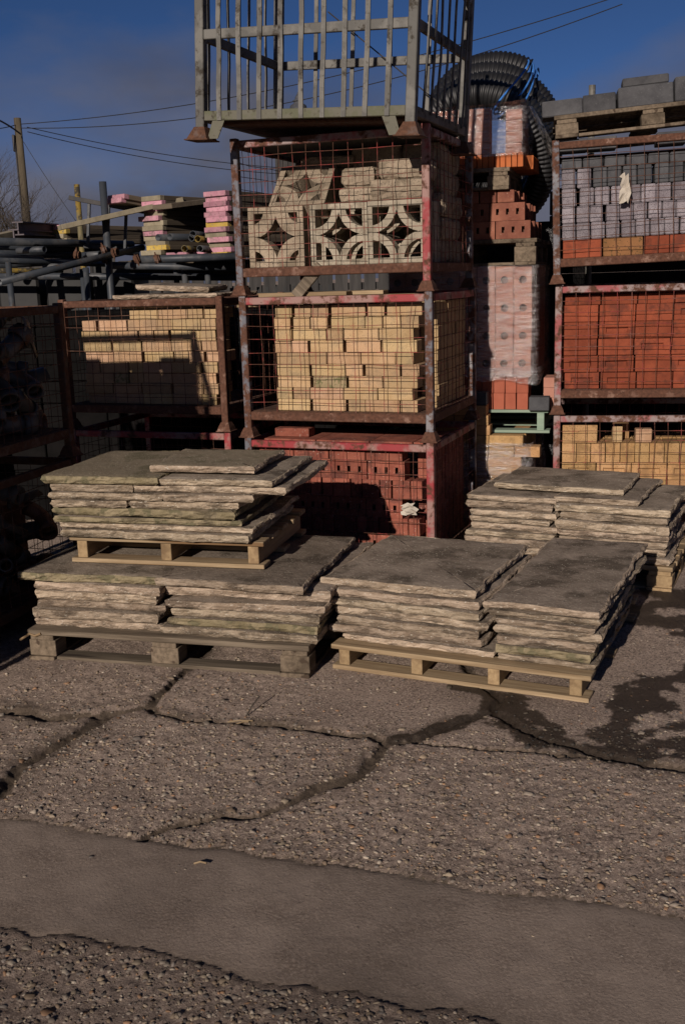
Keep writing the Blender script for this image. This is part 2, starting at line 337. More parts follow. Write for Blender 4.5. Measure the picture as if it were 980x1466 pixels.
ys1 = np.interp(wx, s1[:, 0], s1[:, 1]); ys2 = np.interp(wx, s2[:, 0], s2[:, 1])
strip = (wy < ys1) & (wy > ys2)
dstrip = np.minimum(np.abs(wy-ys1), np.abs(wy-ys2))
peb = (~strip).astype(float)
back = np.clip((wy-4.0)/.9, 0, 1)
# smoother, worn concrete under and right of the pallets
smoothz = np.clip(1.6*np.exp(-((wx-.95)/.75)**2-((wy-4.15)/.42)**2)+1.1*np.exp(-((wx-.15)/.4)**2-((wy-3.95)/.22)**2), 0, 1)
rough_amt = peb*(1-.8*smoothz)
zz = .0065*fbm(px_, py_, 1.1, 3, 70)
zz += rough_amt*(.0040*fbm(px_, py_, 30, 2, 5)+.0022*fbm(px_, py_, 75, 1, 9)) + (1-rough_amt)*.0012*fbm(px_, py_, 22, 3, 15)
zz += peb*.0035
zz -= .030*np.clip(1.25-cr, 0, 1)**1.0*(.7+.3*fbm(px_, py_, 12, 2, 21))
zz -= .005*np.exp(-dstrip/.008)*(.4+1.0*np.clip(fbm(px_, py_, 2.5, 2, 33)+.2, 0, 1))
zz += .006*np.clip(1-cr, 0, 1)*fbm(px_, py_, 40, 3, 8)
dirt = np.clip(1.25-cr*.30, 0, 1)*np.clip(.62+.9*fbm(px_, py_, 4, 3, 51), 0, 1)
dirt = np.maximum(dirt, np.clip(1.5-cr, 0, 1))
dirt = np.maximum(dirt, .55*np.exp(-dstrip/.03))
WET = [([(560, 1060), (610, 1048), (660, 1034), (700, 1012)], .035), ([(668, 985), (700, 1000), (735, 1036), (776, 1056), (837, 1072), (883, 1078), (940, 1080), (1000, 1090)], .085),
       ([(700, 992), (730, 1012), (770, 1030), (800, 1050)], .05), ([(860, 1055), (890, 1042), (915, 1012), (935, 985), (965, 968), (1010, 955)], .105), ([(880, 1062), (930, 1048), (985, 1040)], .06),
       ([(905, 1080), (960, 1062), (1000, 1060)], .08), ([(895, 893), (930, 888), (1000, 905)], .085), ([(880, 878), (940, 868), (990, 870)], .10), ([(930, 850), (985, 855), (1010, 905)], .12)]
wet = np.zeros(px_.shape)
nw = fbm(px_, py_, 8, 5, 61)
for P, wd in WET: wet = np.maximum(wet, np.clip((.90+1.35*nw+.35*fbm(px_, py_, 45, 3, 66)-segdist(px_, py_, g2(P))/wd)*6, 0, 1))
dark_tone = np.clip(fbm(px_, py_, 1.5, 5, 81)*1.7-.1, 0, 1)
zz[:] = np.where((py_ > 7.9) | (py_ < .6) | (px_ < -4.3) | (px_ > 5.3), -.02, zz)
dark_tone = np.where(wy < ys2, np.clip(dark_tone+.85, 0, 1.25), dark_tone)  # ground tone set darker in front of the trowelled strip
def ground_mat(name, c1, c2, c3, bs, bd, fine=240, pit=(.56, .62, .8)):
    m, t, b = newmat(name); tcn = nd(t, 'ShaderNodeTexCoord'); v = tcn.outputs['Object']
    col = ramp(t, noise(t, v, 5, 8, .68), [(.36, c1), (.64, c2)])
    col = mixc(t, ramp(t, noise(t, v, 110, 3, .6), [(.50, BW(0)), (.60, BW(.9))]), col, c3)
    col = mixc(t, ramp(t, noise(t, v, 75, 3, .6), [(pit[0], BW(0)), (pit[1], BW(pit[2]))]), col, tuple(c*.38 for c in c1))
    A = lambda n_: nd(t, 'ShaderNodeAttribute', attribute_name=n_).outputs['Fac']
    dc = ramp(t, noise(t, v, 60, 5, .7), [(.3, (.045, .033, .024)), (.7, (.13, .097, .071))])
    col = mixc(t, A('dirt'), col, dc)
    dm = nd(t, 'ShaderNodeMath', operation='MULTIPLY'); t.links.new(A('dark_tone'), dm.inputs[0]); dm.inputs[1].default_value = .50
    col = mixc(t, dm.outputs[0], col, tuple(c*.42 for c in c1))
    wc = ramp(t, noise(t, v, 90, 5, .7), [(.35, (.016, .011, .008)), (.75, (.05, .036, .026))])
    wm = nd(t, 'ShaderNodeMath', operation='MULTIPLY'); t.links.new(A('wet'), wm.inputs[0]); wm.inputs[1].default_value = .9
    col = mixc(t, wm.outputs[0], col, wc)
    t.links.new(col, b.inputs['Base Color'])
    t.links.new(ramp(t, A('wet'), [(0, BW(.95)), (1, BW(.55))]), b.inputs['Roughness']); b.inputs['Specular IOR Level'].default_value = .22
    bumpn(t, b, noise(t, v, fine, 5, .7), bs, bd); return m
M_GRAV = ground_mat('exposed_aggregate_concrete', (.222, .166, .134), (.335, .256, .208), (.47, .37, .30), 1.0, .005)
M_TROW = ground_mat('trowelled_concrete', (.172, .132, .106), (.258, .204, .167), (.265, .21, .172), .8, .003, 100, (.66, .70, .7))
def trowel():
    t = M_TROW.node_tree; b = t.nodes['Principled BSDF']; tcn = nd(t, 'ShaderNodeTexCoord')
    wv = nd(t, 'ShaderNodeTexWave', wave_type='RINGS', rings_direction='Z', Scale=16., Distortion=22., Detail=4., **{'Detail Scale': .45})
    t.links.new(tcn.outputs['Object'], wv.inputs['Vector'])
    old = b.inputs['Normal'].links[0].from_node
    n2 = nd(t, 'ShaderNodeBump', Strength=.10, Distance=.003); mk = nd(t, 'ShaderNodeMath', operation='MULTIPLY')
    t.links.new(wv.outputs['Fac'], mk.inputs[0]); t.links.new(ramp(t, noise(t, tcn.outputs['Object'], 2.2, 3), [(.5, BW(0)), (.66, BW(1))]), mk.inputs[1]); t.links.new(mk.outputs[0], n2.inputs['Height']); t.links.new(old.outputs[0], n2.inputs['Normal']); t.links.new(n2.outputs[0], b.inputs['Normal'])
trowel()
M_DIRT = ground_mat('dirt_in_cracks', (.07, .052, .038), (.10, .077, .058), (.15, .12, .09), .9, .006)
nx, ny = len(xs), len(ys)
idx = np.arange(nx*ny).reshape(ny, nx)
Fq = np.stack([idx[:-1, :-1], idx[:-1, 1:], idx[1:, 1:], idx[1:, :-1]], -1).reshape(-1, 4)
fx_, fy_ = wx[Fq].mean(1), wy[Fq].mean(1)
def inpoly(x, y, P):
    ins = np.zeros(x.shape, bool); n = len(P)
    for i in range(n):
        a, b = P[i], P[(i+1) % n]
        c = (a[1] > y) != (b[1] > y)
        with np.errstate(divide='ignore', invalid='ignore'):
            ins ^= c & (x < (b[0]-a[0])*(y-a[1])/(b[1]-a[1]+1e-12)+a[0])
    return ins
gA1, gA2, gA3, gA4, gB, gC = map(g2, (A1, A2, A3, A4, B1, C1K))
lab = np.zeros(len(Fq), int); crf = cr[Fq].mean(1); stf = strip[Fq].mean(1) > .5
yA = np.interp(fx_, *np.concatenate([gA1[:7], gA2[1:], gA3[1:]]).T)       # the long crack across the yard
above = fy_ > yA
below1 = (~above) & (fy_ > np.interp(fx_, s1[:, 0], s1[:, 1]))
tri = inpoly(fx_, fy_, np.concatenate([gA4, gA3[1:9][::-1]]))
leftC = below1 & inpoly(fx_, fy_, np.concatenate([gC, [[-4.6, gC[-1][1]]], [[-4.6, gA1[0][1]]], gA1[:6]]))
yB = np.interp(fx_, *gB[::-1].T); rightB = below1 & ((fx_ > gB[0, 0]) | ((fx_ > gB[-1, 0]) & (fy_ < yB)))
bt = gA1[6:]; xA = np.interp(fy_, bt[:, 1], bt[:, 0])
lab[above & (fx_ < xA)] = 1; lab[above & (fx_ >= xA)] = 2
lab[below1] = 3; lab[rightB] = 4; lab[leftC] = 5; lab[tri] = 6
lab[(~above) & (fy_ <= np.interp(fx_, s2[:, 0], s2[:, 1]))] = 7
lab[stf] = 8; lab[(crf < .9) & ~stf] = 0
Vg = np.stack([px_, py_, zz], -1)
def sub_mesh(name, sel, mat):
    F = Fq[sel]; u, inv = np.unique(F, return_inverse=True)
    me = np_mesh(name, Vg[u], inv.reshape(F.shape), mat)
    for n_, arr in (('dirt', dirt), ('wet', wet), ('dark_tone', dark_tone)):
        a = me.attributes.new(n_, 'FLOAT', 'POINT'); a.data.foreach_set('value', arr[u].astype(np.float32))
    return me
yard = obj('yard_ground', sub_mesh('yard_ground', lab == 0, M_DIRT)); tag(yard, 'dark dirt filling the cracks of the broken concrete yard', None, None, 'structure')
for L in range(1, 9):
    if (lab == L).any():
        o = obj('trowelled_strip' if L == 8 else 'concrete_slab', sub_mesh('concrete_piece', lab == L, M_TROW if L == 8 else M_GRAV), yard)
        if L == 8: o['label'] = 'smooth trowelled concrete strip crossing the pebbly yard'
b = MB(); b.box(-300, 300, -120, 600, -1.0, -.05)
far = b.build('far_ground', M_GRAV); tag(far, 'flat ground reaching to the horizon', None, None, 'structure')
# pebbles set in the concrete
nr = np.random.RandomState(5)
ico_v, ico_f = [], []
bm = bmesh.new(); bmesh.ops.create_icosphere(bm, subdivisions=1, radius=1); bm.verts.ensure_lookup_table()
ico_v = np.array([v.co[:] for v in bm.verts]); ico_f = np.array([[v.index for v in f.verts] for f in bm.faces]); bm.free()
bm = bmesh.new(); bmesh.ops.create_icosphere(bm, subdivisions=2, radius=1); bm.verts.ensure_lookup_table()
ico2_v = np.array([v.co[:] for v in bm.verts]); ico2_f = np.array([[v.index for v in f.verts] for f in bm.faces]); bm.free()
PAL = np.array([(.24, .18, .12), (.30, .24, .17), (.20, .165, .135), (.16, .11, .07), (.09, .08, .075), (.05, .048, .05), (.40, .34, .27), (.30, .16, .08), (.27, .225, .18), (.22, .19, .17)])
PW = np.array([.17, .16, .15, .10, .08, .05, .07, .07, .09, .06]); PW /= PW.sum()
def pebble_mesh(name, n, size, region, iv, jf):
    X = nr.uniform(-1.7, 1.9, n*3); Y = 1.95+(4.75-1.95)*nr.rand(n*3)**1.25
    ix = np.clip(np.searchsorted(xs, X), 0, nx-1); iy = np.clip(np.searchsorted(ys, Y), 0, ny-1); g = iy*nx+ix
    ok = (nr.rand(len(X)) < region(g))
    X, Y, g = X[ok][:n], Y[ok][:n], g[ok][:n]; n = len(X)
    R = size*np.exp(nr.normal(0, .36, n)); R = np.clip(R, size*.45, size*1.75)
    ax = R*nr.uniform(.9, 1.5, n); ay = R*nr.uniform(.7, 1.1, n); az = R*nr.uniform(.45, .8, n); th = nr.uniform(0, 6.28, n)
    v = iv[None]*np.stack([ax, ay, az], -1)[:, None]
    v = v*(1+np.clip(.20*nr.normal(0, 1, (n, len(iv), 1)), -.4, .35))
    c, s_ = np.cos(th)[:, None], np.sin(th)[:, None]
    V = np.stack([X[:, None]+v[..., 0]*c-v[..., 1]*s_, Y[:, None]+v[..., 0]*s_+v[..., 1]*c, (zz[g]+az*nr.uniform(-.75, -.08, n))[:, None]+v[..., 2]], -1).reshape(-1, 3)
    F = (jf[None]+(np.arange(n)*len(iv))[:, None, None]).reshape(-1, 3)
    me = np_mesh(name, V, F, M_PEB)
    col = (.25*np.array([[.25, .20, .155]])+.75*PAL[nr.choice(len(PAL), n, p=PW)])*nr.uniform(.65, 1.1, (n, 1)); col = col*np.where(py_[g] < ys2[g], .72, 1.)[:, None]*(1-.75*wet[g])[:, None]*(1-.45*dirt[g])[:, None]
    cc = np.repeat(np.concatenate([col, np.ones((n, 1))], 1), len(iv), 0)
    a = me.color_attributes.new('Col', 'FLOAT_COLOR', 'POINT'); a.data.foreach_set('color', cc.astype(np.float32).ravel())
    return me
M_PEB, t_, b_ = newmat('pebble'); at_ = nd(t_, 'ShaderNodeAttribute', attribute_name='Col'); t_.links.new(at_.outputs['Color'], b_.inputs['Base Color']); b_.inputs['Roughness'].default_value = .75; b_.inputs['Specular IOR Level'].default_value = .3
near = np.clip((4.9-py_)/1.2, .15, 1)
clr = (cr > .9)
obj('pebble_bed', pebble_mesh('pebbles', 19000, .0050, lambda g: rough_amt[g]*near[g]*clr[g]*(dstrip[g] > .012), ico_v, ico_f), yard)['kind'] = 'stuff'
obj('pebble_bed', pebble_mesh('pebbles', 2400, .0078, lambda g: rough_amt[g]*near[g]*clr[g]*(dstrip[g] > .015)*np.where(py_[g] < ys2[g], .75, .36), ico2_v, ico2_f), yard)['kind'] = 'stuff'
obj('loose_grit', pebble_mesh('grit', 900, .0042, lambda g: np.where(strip[g], .07, .03)+.8*(cr[g] < 1.3), ico_v, ico_f), yard)['kind'] = 'stuff'

# ------------------------------------------------------------------ slabs
def slab_mesh(w, d, t, seed, mats, rag=.010, seg=.014, und=.003):
    r = np.random.RandomState(seed)
    nxs, nys = max(4, int(w/seg)), max(4, int(d/seg))
    ex = np.concatenate([np.linspace(-w/2, w/2, nxs, False), np.full(nys, w/2), np.linspace(w/2, -w/2, nxs, False), np.full(nys, -w/2)])
    ey = np.concatenate([np.full(nxs, -d/2), np.linspace(-d/2, d/2, nys, False), np.full(nxs, d/2), np.linspace(d/2, -d/2, nys, False)])
    n = len(ex); sa = np.arange(n)*seg
    # gently taper/skew the plan and round the corners
    sk = r.uniform(-.025, .025, 4); ex = ex*(1+sk[0]*ey/d)+sk[1]*ey; ey = ey*(1+sk[2]*ex/w)+sk[3]*ex
    nrx = np.roll(ey, -1)-np.roll(ey, 1); nry = -(np.roll(ex, -1)-np.roll(ex, 1)); ln = np.hypot(nrx, nry)+1e-9; nrx /= ln; nry /= ln
    def n1(sc, sd): return vnoise(sa*sc+sd*7.3, np.full(n, sd*3.1), seed % 97+sd)-.5
    base = rag*2.4*n1(3.5, 1)+rag*1.3*n1(13, 2)
    prof = [(-.016, 0.), (-.006, .12), (.000, .32), (.003, .55), (.002, .78), (-.002, .92), (-.008, 1.0)]
    rings = []
    for k, (o_, zf) in enumerate(prof):
        mid = math.sin(math.pi*min(max(zf, 0), 1))
        off = base+o_+rag*(.35+.75*mid)*(n1(22, 10+k)*1.1+n1(60, 30+k)*.7)+rag*.8*n1(9, 50+k//2)
        z = t*zf+(t*.12*(n1(10, 70+k)+n1(30, 90+k)) if 0 < zf < 1 else 0)
        if zf == 1.: z = t+.10*t*n1(16, 88)-.003
        rings.append(np.stack([ex+nrx*off, ey+nry*off, np.full(n, z) if np.isscalar(z) else z], -1))
    top0 = rings[-1]
    for f_ in (.965, .88, .72, .5, .25):
        p = top0.copy(); p[:, 0] *= f_; p[:, 1] *= f_
        p[:, 2] = t+und*fbm(p[:, 0]+seed, p[:, 1], 6, 3, seed % 50); rings.append(p)
    V = np.concatenate(rings+[np.array([[0, 0, t]])]); R = len(rings); i = np.arange(n); i2 = (i+1) % n; F = []
    for k in range(R-1): F.append(np.stack([k*n+i, k*n+i2, (k+1)*n+i2, (k+1)*n+i], -1))
    F = np.concatenate(F); mi = np.where(np.arange(len(F)) < n*(len(prof)-1), 1, 0)
    tri = np.stack([(R-1)*n+i, (R-1)*n+i2, np.full(n, R*n), np.full(n, R*n)], -1)
    bv = MB(); bv.v = [tuple(v) for v in V]
    me = bpy.data.meshes.new('slab')
    faces = [tuple(f) for f in F]+[tuple(f[:3]) for f in tri]+[tuple(range(n))[::-1]]
    me.from_pydata(bv.v, [], faces)
    for m in mats: me.materials.append(m)
    me.polygons.foreach_set('material_index', list(mi)+[0]*n+[1])
    me.polygons.foreach_set('use_smooth', [bool(x == 0) for x in mi]+[True]*n+[False])
    return me
slab_seed = [100]
def slab(X, x0, x1, y0, y1, z, t, label, group, mossy=0, rz=0., rag=.010, name='stone_slab', cat='stone slab', mats=None, tilt=(0, 0)):
    slab_seed[0] += 1
    mm = mats or [M_TOPM if mossy & 2 else M_TOP, M_EDGEM if mossy & 1 else M_EDGE]
    me = slab_mesh(x1-x0, y1-y0, t, slab_seed[0], mm, rag)
    o = obj(name, me, None, X @ T((x0+x1)/2, (y0+y1)/2, z, rz, *tilt)); return tag(o, label, cat, group)
def pile(X, x0, x1, y0, y1, z0, ts, where, group, jit=.03, moss={}, first_ord=0, spec={}):
    z = z0; k_ = [rng.uniform(.78, 1.24) for _ in ts]; sc_ = sum(ts)/sum(a*b for a, b in zip(ts, k_)); ts = [a*b*sc_ for a, b in zip(ts, k_)]
    for i, t in enumerate(ts):
        a, b_, c, d = spec.get(i, (x0+J(jit), x1+J(jit), y0+J(jit*.7), y1+J(jit)))
        slab(X, a, b_, c, d, z, t-.0015, 'weathered buff stone slab, %s %s' % (ordw(i, len(ts)), where), group, moss.get(i, 0), J(.012))
        z += t
    return z
# ------------------------------------------------------------------ pallets
def pallet(name, X, L, D, H, label, style, mt, ms, nst=3, ndeck=6, group='wooden pallets'):
    r = empty(name, X, label, 'pallet', group); tb = .021 if style == 's' else .024
    bw = .095 if style == 's' else .12; c = .0025
    for k in range(ndeck):
        y = (D-bw)*k/(ndeck-1)+(J(.012) if 0 < k < ndeck-1 else 0)
        MB().box(J(.006), L+J(.008), y, y+bw, H-tb, H, c).build('deck_board', mt, r, T(0, 0, J(.0008), J(.004)))
    zb = .02
    if style == 's':
        for k in range(nst):
            x = .03+(L-.06-.05)*k/(nst-1)
            MB().box(x, x+.05, .012, D-.012, zb+.0005, H-tb-.0015, c).build('stringer', ms, r)
        for k in range(3):
            y = (D-bw)*k/2; MB().box(J(.005), L+J(.005), y, y+bw, 0, zb, c).build('bottom_board', mt, r)
    else:
        for i in range(3):
            x = .0+(L-.135)*i/2
            for j in range(3):
                y = .004+(D-.108)*j/2
                MB().box(x+.003, x+.135, y, y+.10, zb+.0005, H-2*tb-.001, c).build('block', ms, r)
            MB().box(x+.012, x+.127, .002, D-.002, H-2*tb, H-tb-.0015, c).build('stringer_board', ms, r)
        for k in (0, 2):
            MB().box((L-.13)*k/2, (L-.13)*k/2+.13, -.01, D, 0, zb, c).build('bottom_board', ms, r)
        MB().box(.135, L-.135, .006, .10, .001, zb-.001, c).build('bottom_board', mt, r)
        MB().box(.135, L-.135, D-.1, D-.004, .001, zb-.001, c).build('bottom_board', mt, r)
    return r
# lower-left dark pallet
Glp = frame(-1.41, 4.60, 0, -.26)
pallet('pallet', Glp @ T(-.06, .0, 0), 1.35, .98, .145, 'old grey block pallet on the ground under the two lowest slab piles', 'b', M_WOODG, M_WOODGY)
gl = 'slabs on the old grey pallet'
pile(Glp, -.045, .595, .05, .80, .145, [.044, .046, .042, .047, .046, .042], 'of the pile near the dark pipe cages', gl, .022, {5: 1}, spec={5: (-.09, .615, .04, .84)})
pile(Glp, .625, 1.325, .05, .90, .145, [.045, .043, .044, .046, .045, .044], 'of the wide pile beside the pale new pallet', gl, .025, {1: 1}, spec={4: (.60, 1.36, .10, .95), 5: (.575, 1.275, .02, .89), 0: (.60, 1.33, .03, .90)})
b = MB(); b.tube([(-.09, -.02, .10), (-.05, .0, .125), (-.02, -.005, .118), (.01, -.003, .13)], .006, 6)
tag(b.build('rope_end', M_WOODN, None, Glp), 'frayed rope end tied to the corner of the old grey pallet', 'rope')
# upper-left pallet and slabs
Gul = frame(0, 0, 0, 0) @ Glp @ T(.075, .215, .4145, .01)
pallet('pallet', Gul, .955, .70, .125, 'pale new pallet standing on stone slabs above the old grey pallet', 's', M_WOODN, M_WOODNY, 3, 5)
gu = 'slabs on the raised pale pallet'
zt = pile(Gul, -.03, .90, -.03, .60, .125, [.036, .038, .036, .040], 'on the raised pale pallet', gu, .03, {2: 1, 3: 3}, spec={0: (-.03, .90, -.035, .62), 1: (-.02, .92, -.02, .70), 2: (-.05, .86, -.03, .68), 3: (-.06, .85, -.04, .62)})
def ul(i, x0, x1, y0, y1, z, t, lab, mo=0): slab(Gul, x0, x1, y0, y1, zt+z, t-.0015, lab, gu, mo, J(.015))
ul(0, -.035, .33, -.05, .55, 0, .038, 'short stone slab in the fifth layer on the raised pallet, toward the pipe cages')
ul(1, .345, .87, -.04, .55, 0, .038, 'long stone slab in the fifth layer on the raised pallet, toward the red block cage')
ul(2, -.05, .50, -.06, .62, .038, .038, 'brown-edged stone slab in the sixth layer on the raised pallet, toward the pipe cages')
ul(3, .515, .935, -.05, .60, .038, .038, 'stone slab in the sixth layer on the raised pallet, beside the red block cage', 0)
ul(4, -.045, .36, -.06, .55, .076, .040, 'stone slab below the big mossy top slab of the raised pallet')
ul(5, .37, 1.085, -.045, .66, .076, .040, 'jutting stone slab under the two small top slabs of the raised pallet')
ul(6, -.065, .50, -.09, .62, .116, .042, 'broad flat mossy slab at the top of the raised pallet', 3)
ul(7, .51, 1.03, -.07, .58, .116, .034, 'stone slab directly under the smallest top slab of the raised pallet')
ul(8, .42, .93, .0, .47, .159, .036, 'smallest stone slab, topmost on the raised pallet', 2)
# right front pallet
Grp = frame(-.067, 4.379, 0, -.432)
pallet('pallet', Grp, 1.125, 1.15, .115, 'pale new pallet on the ground carrying two slab piles beside the wet patch', 's', M_WOODN, M_WOODNY, 4, 6)
gr = 'slabs on the pale ground pallet'
pile(Grp, -.02, .665, .05, .86, .115, [.040, .040, .042, .044, .036, .040, .040], 'of the pile that stands against the old grey pallet', gr, .025, spec={0: (.02, .70, .07, .88), 6: (-.07, .635, .085, .90), 5: (-.07, .665, .06, .9)})
zt = pile(Grp, .715, 1.14, .06, 1.08, .115, [.033, .037, .031, .039, .037, .037], 'of the pile beside the wet patch', gr, .02, {1: 1}, spec={5: (.695, 1.155, .07, 1.12)})
slab(Grp, .685, 1.15, .07, 1.22, zt, .034, 'long top slab running the whole depth of the pile beside the wet patch', gr, 0)
# rear right pallet
Grr = frame(.735, 5.80, 0, -.44)
pallet('pallet', Grr @ T(-.02, 0, 0), 1.12, .80, .135, 'half hidden pallet under the slab piles in front of the yellow brick cage', 'b', M_WOODN, M_WOODNY)
gq = 'slabs in front of the yellow brick cage'
pile(Grr, -.03, .46, .02, .66, .135, [.040, .042, .040, .042, .040, .040, .042, .044], 'of the narrow pile beside the red block cage', gq, .018, spec={7: (-.03, .47, .03, .7)})
zt = pile(Grr, .49, 1.07, .03, .72, .135, [.04, .044, .042, .046, .044, .044, .046], 'of the wide pile before the yellow brick cage', gq, .025, spec={6: (.47, 1.08, .02, .72)})
slab(Grr, .47, .92, .04, .70, zt+.0, .036, 'stone slab second from the top in front of the yellow brick cage', gq, 0)
slab(Grr, .09, .81, .14, .68, zt+.0365, .036, 'long stone slab topmost in front of the yellow brick cage', gq, 0)

# ------------------------------------------------------------------ wire cages
def wires(b, o, u, v, Lu, Lv, su, sv, r, seed, bend=.004, inward=None):
    rr = random.Random(seed); o, u, v = Vector(o), Vector(u), Vector(v); nrm = u.cross(v)
    n = max(2, round(Lu/su))
    for k in range(1, n):
        s_ = Lu*k/n+rr.uniform(-.004, .004); big = rr.random() < .12
        b.tube([o+u*(s_+rr.uniform(-1, 1)*(bend*(3 if big else 1)))+v*(Lv*i/5)+nrm*rr.uniform(-.003, .003) for i in range(6)], r, 4)
    n = max(2, round(Lv/sv))
    for k in range(1, n):
        s_ = Lv*k/n+rr.uniform(-.004, .004)
        b.tube([o+v*(s_+rr.uniform(-1, 1)*bend)+u*(Lu*i/6)+nrm*(rr.uniform(-.003, .003)+.0055) for i in range(7)], r, 4)
def cage(X, W, D, H, label, group, mtop, mpost, mbot, mwire, seed=1, su=.083, sv=.07, sides='FLRB', mfr=None, feet=True):
    r = empty('wire_cage', X, label, 'wire cage', group); p = .042; c = .004
    for ix, iy in ((0, 0), (1, 0), (0, 1), (1, 1)):
        x, y = ix*(W-p), iy*(D-p)
        po_ = MB().box(x, x+p, y, y+p, .05, H, c).build('post', (mfr if (mfr and ix and not iy) else mpost), r)
        b = MB(); b.frustum(x+p/2, y+p/2, .006, .030, .043, .036); b.frustum(x+p/2, y+p/2, .030, .056, .036, .024); b.box(x+p/2-.049, x+p/2+.049, y+p/2-.049, y+p/2+.049, 0, .007, .002); b.build('foot', M_RUST, po_)
    zt = H-.012; h = .04
    MB().box(p, W-p, .003, .036, zt-h, zt, c).build('top_rail', mtop, r)
    MB().box(p, W-p, D-.036, D-.003, zt-h, zt, c).build('top_rail', mtop, r)
    MB().box(.003, .036, p, D-p, zt-h, zt, c).build('top_rail', mtop, r)
    MB().box(W-.036, W-.003, p, D-p, zt-h, zt, c).build('top_rail', mtop, r)
    z0, z1 = .10, .148
    MB().box(p, W-p, .002, .038, z0, z1, c).build('bottom_rail', mbot, r)
    MB().box(p, W-p, D-.038, D-.002, z0, z1, c).build('bottom_rail', mbot, r)
    MB().box(.002, .038, p, D-p, z0, z1, c).build('bottom_rail', mbot, r)
    MB().box(W-.038, W-.002, p, D-p, z0, z1, c).build('bottom_rail', mbot, r)
    MB().box(.039, W-.039, .039, D-.039, .135, .150).build('deck', M_DARKRUST, r)
    wl, wh = zt-h, z1
    for s_ in sides:
        b = MB()
        if s_ == 'F': wires(b, (p, .014, wh-.012), (1, 0, 0), (0, 0, 1), W-2*p, wl-wh+.03, su, sv, .0018, seed)
        if s_ == 'B': wires(b, (p, D-.02, wh), (1, 0, 0), (0, 0, 1), W-2*p, wl-wh, su, sv, .0018, seed+1)
        if s_ == 'L': wires(b, (.02, p, wh), (0, 1, 0), (0, 0, 1), D-2*p, wl-wh, su, sv, .0018, seed+2)
        if s_ == 'R': wires(b, (W-.014, p, wh-.012), (0, 1, 0), (0, 0, 1), D-2*p, wl-wh+.03, su, sv, .0018, seed+3)
        b.build('wire_mesh', mwire, r)
    return r
def stack_frame(x, y, z, yaw, W, tilt=0.):   # from the front-right corner
    return frame(x-W*math.cos(yaw), y-W*math.sin(yaw), z+ (W*math.sin(tilt) if tilt else 0), yaw, tilt)
CW, CD, CP = 1.126, .965, .80
gcen = 'wire cages of the tallest stack'
X3 = stack_frame(.4987, 5.5802, 0, -.3704, CW); X2 = stack_frame(.5015, 5.650, .8, -.371, CW); X1 = stack_frame(.4957, 5.6828, 1.6, -.3614, CW)
X2 = stack_frame(.5015, 5.61, .8, -.371, CW); X1 = stack_frame(.4977, 5.64, 1.6, -.3614, CW)
cage(X3, CW, CD, CP, 'red wire cage of perforated red blocks at the foot of the tallest stack', gcen, M_RED, M_BLUEGREY, M_RUST, M_WIRE, 10, mfr=M_RED)
cage(X2, CW, CD, CP, 'wire cage of buff bricks in the middle of the tallest stack', gcen, M_RED, M_BLUEGREY, M_RUST, M_WIRE, 20)
cage(X1, CW, CD, .84, 'wire cage of patterned concrete screen blocks under the barred grey crate', gcen, M_PINKRED, M_BLUEGREY, M_RUST, M_WIRE, 30, mfr=M_RED)
Lf = atz(327, 618, .8)
XL2 = stack_frame(Lf.x, Lf.y, .8, -.35, CW); XL1 = stack_frame(Lf.x+.01, Lf.y-.01, 0, -.35, CW)
cage(XL2, CW, CD, CP, 'rusty wire cage of buff bricks beside the dark cage of pipe pieces', 'rusty cages left of the tallest stack', M_RUST, M_RUST, M_RUST, M_WIRER, 40)
cage(XL1, CW, CD, CP, 'shaded red-railed wire cage under the rusty cage of buff bricks', 'rusty cages left of the tallest stack', M_RED, M_RED, M_RUST, M_WIRER, 50)
# right stack (front-left corner known)
RW = 1.15
XR1 = frame(1.351, 6.60, 0, -.2); XR2 = frame(1.351, 6.60, .8, -.2); XR3 = frame(1.335, 6.585, 1.603, -.2, -.024)
grs = 'wire cages of the stack behind the wet patch'
cage(XR1, RW, CD, CP, 'red wire cage of yellow bricks at the foot of its stack', grs, M_PINKRED, M_PINKRED, M_RUST, M_WIRE, 60)
cage(XR2, RW, CD, CP, 'red wire cage packed with orange-red bricks', grs, M_PINKRED, M_PINKRED, M_RUST, M_WIRE, 70)
cage(XR3, RW, CD, .84, 'rusty wire cage of speckled purple-grey blocks under the tilted pallet', grs, M_RUST, M_BLUEGREY, M_RUST, M_WIRER, 80)
# dark cages of pipe pieces at the edge; their long side faces the yard
YD = math.atan2(-.95, -.3)          # local +x runs from the corner post toward the viewer's side
def side_frame(cx, cy, z, yaw=YD):  # corner post at (cx,cy); local +y points away from the yard
    return frame(cx, cy, z, yaw) @ Matrix.Scale(1, 4)
dd = Vector((-.30, -.954, 0)); nn = Vector((-.954, .30, 0))
def dark_frame(c, z): return Matrix.Translation((c[0], c[1], z)) @ Matrix((( -dd.x, nn.x, 0), (-dd.y, nn.y, 0), (0, 0, 1))).to_4x4()
C0 = Vector((-1.41, 5.55, 0)); C1v = C0+dd*CW
XD1, XD2 = dark_frame(C1v, 0), dark_frame(C1v, .8)
gd = 'dark cages of pipe pieces'
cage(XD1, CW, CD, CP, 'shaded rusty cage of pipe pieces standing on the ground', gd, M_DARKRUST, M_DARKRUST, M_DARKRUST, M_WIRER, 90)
cage(XD2, CW, CD, CP, 'shaded rusty cage of grey pipe pieces, stacked on another', gd, M_DARKRUST, M_DARKRUST, M_DARKRUST, M_WIRER, 95)
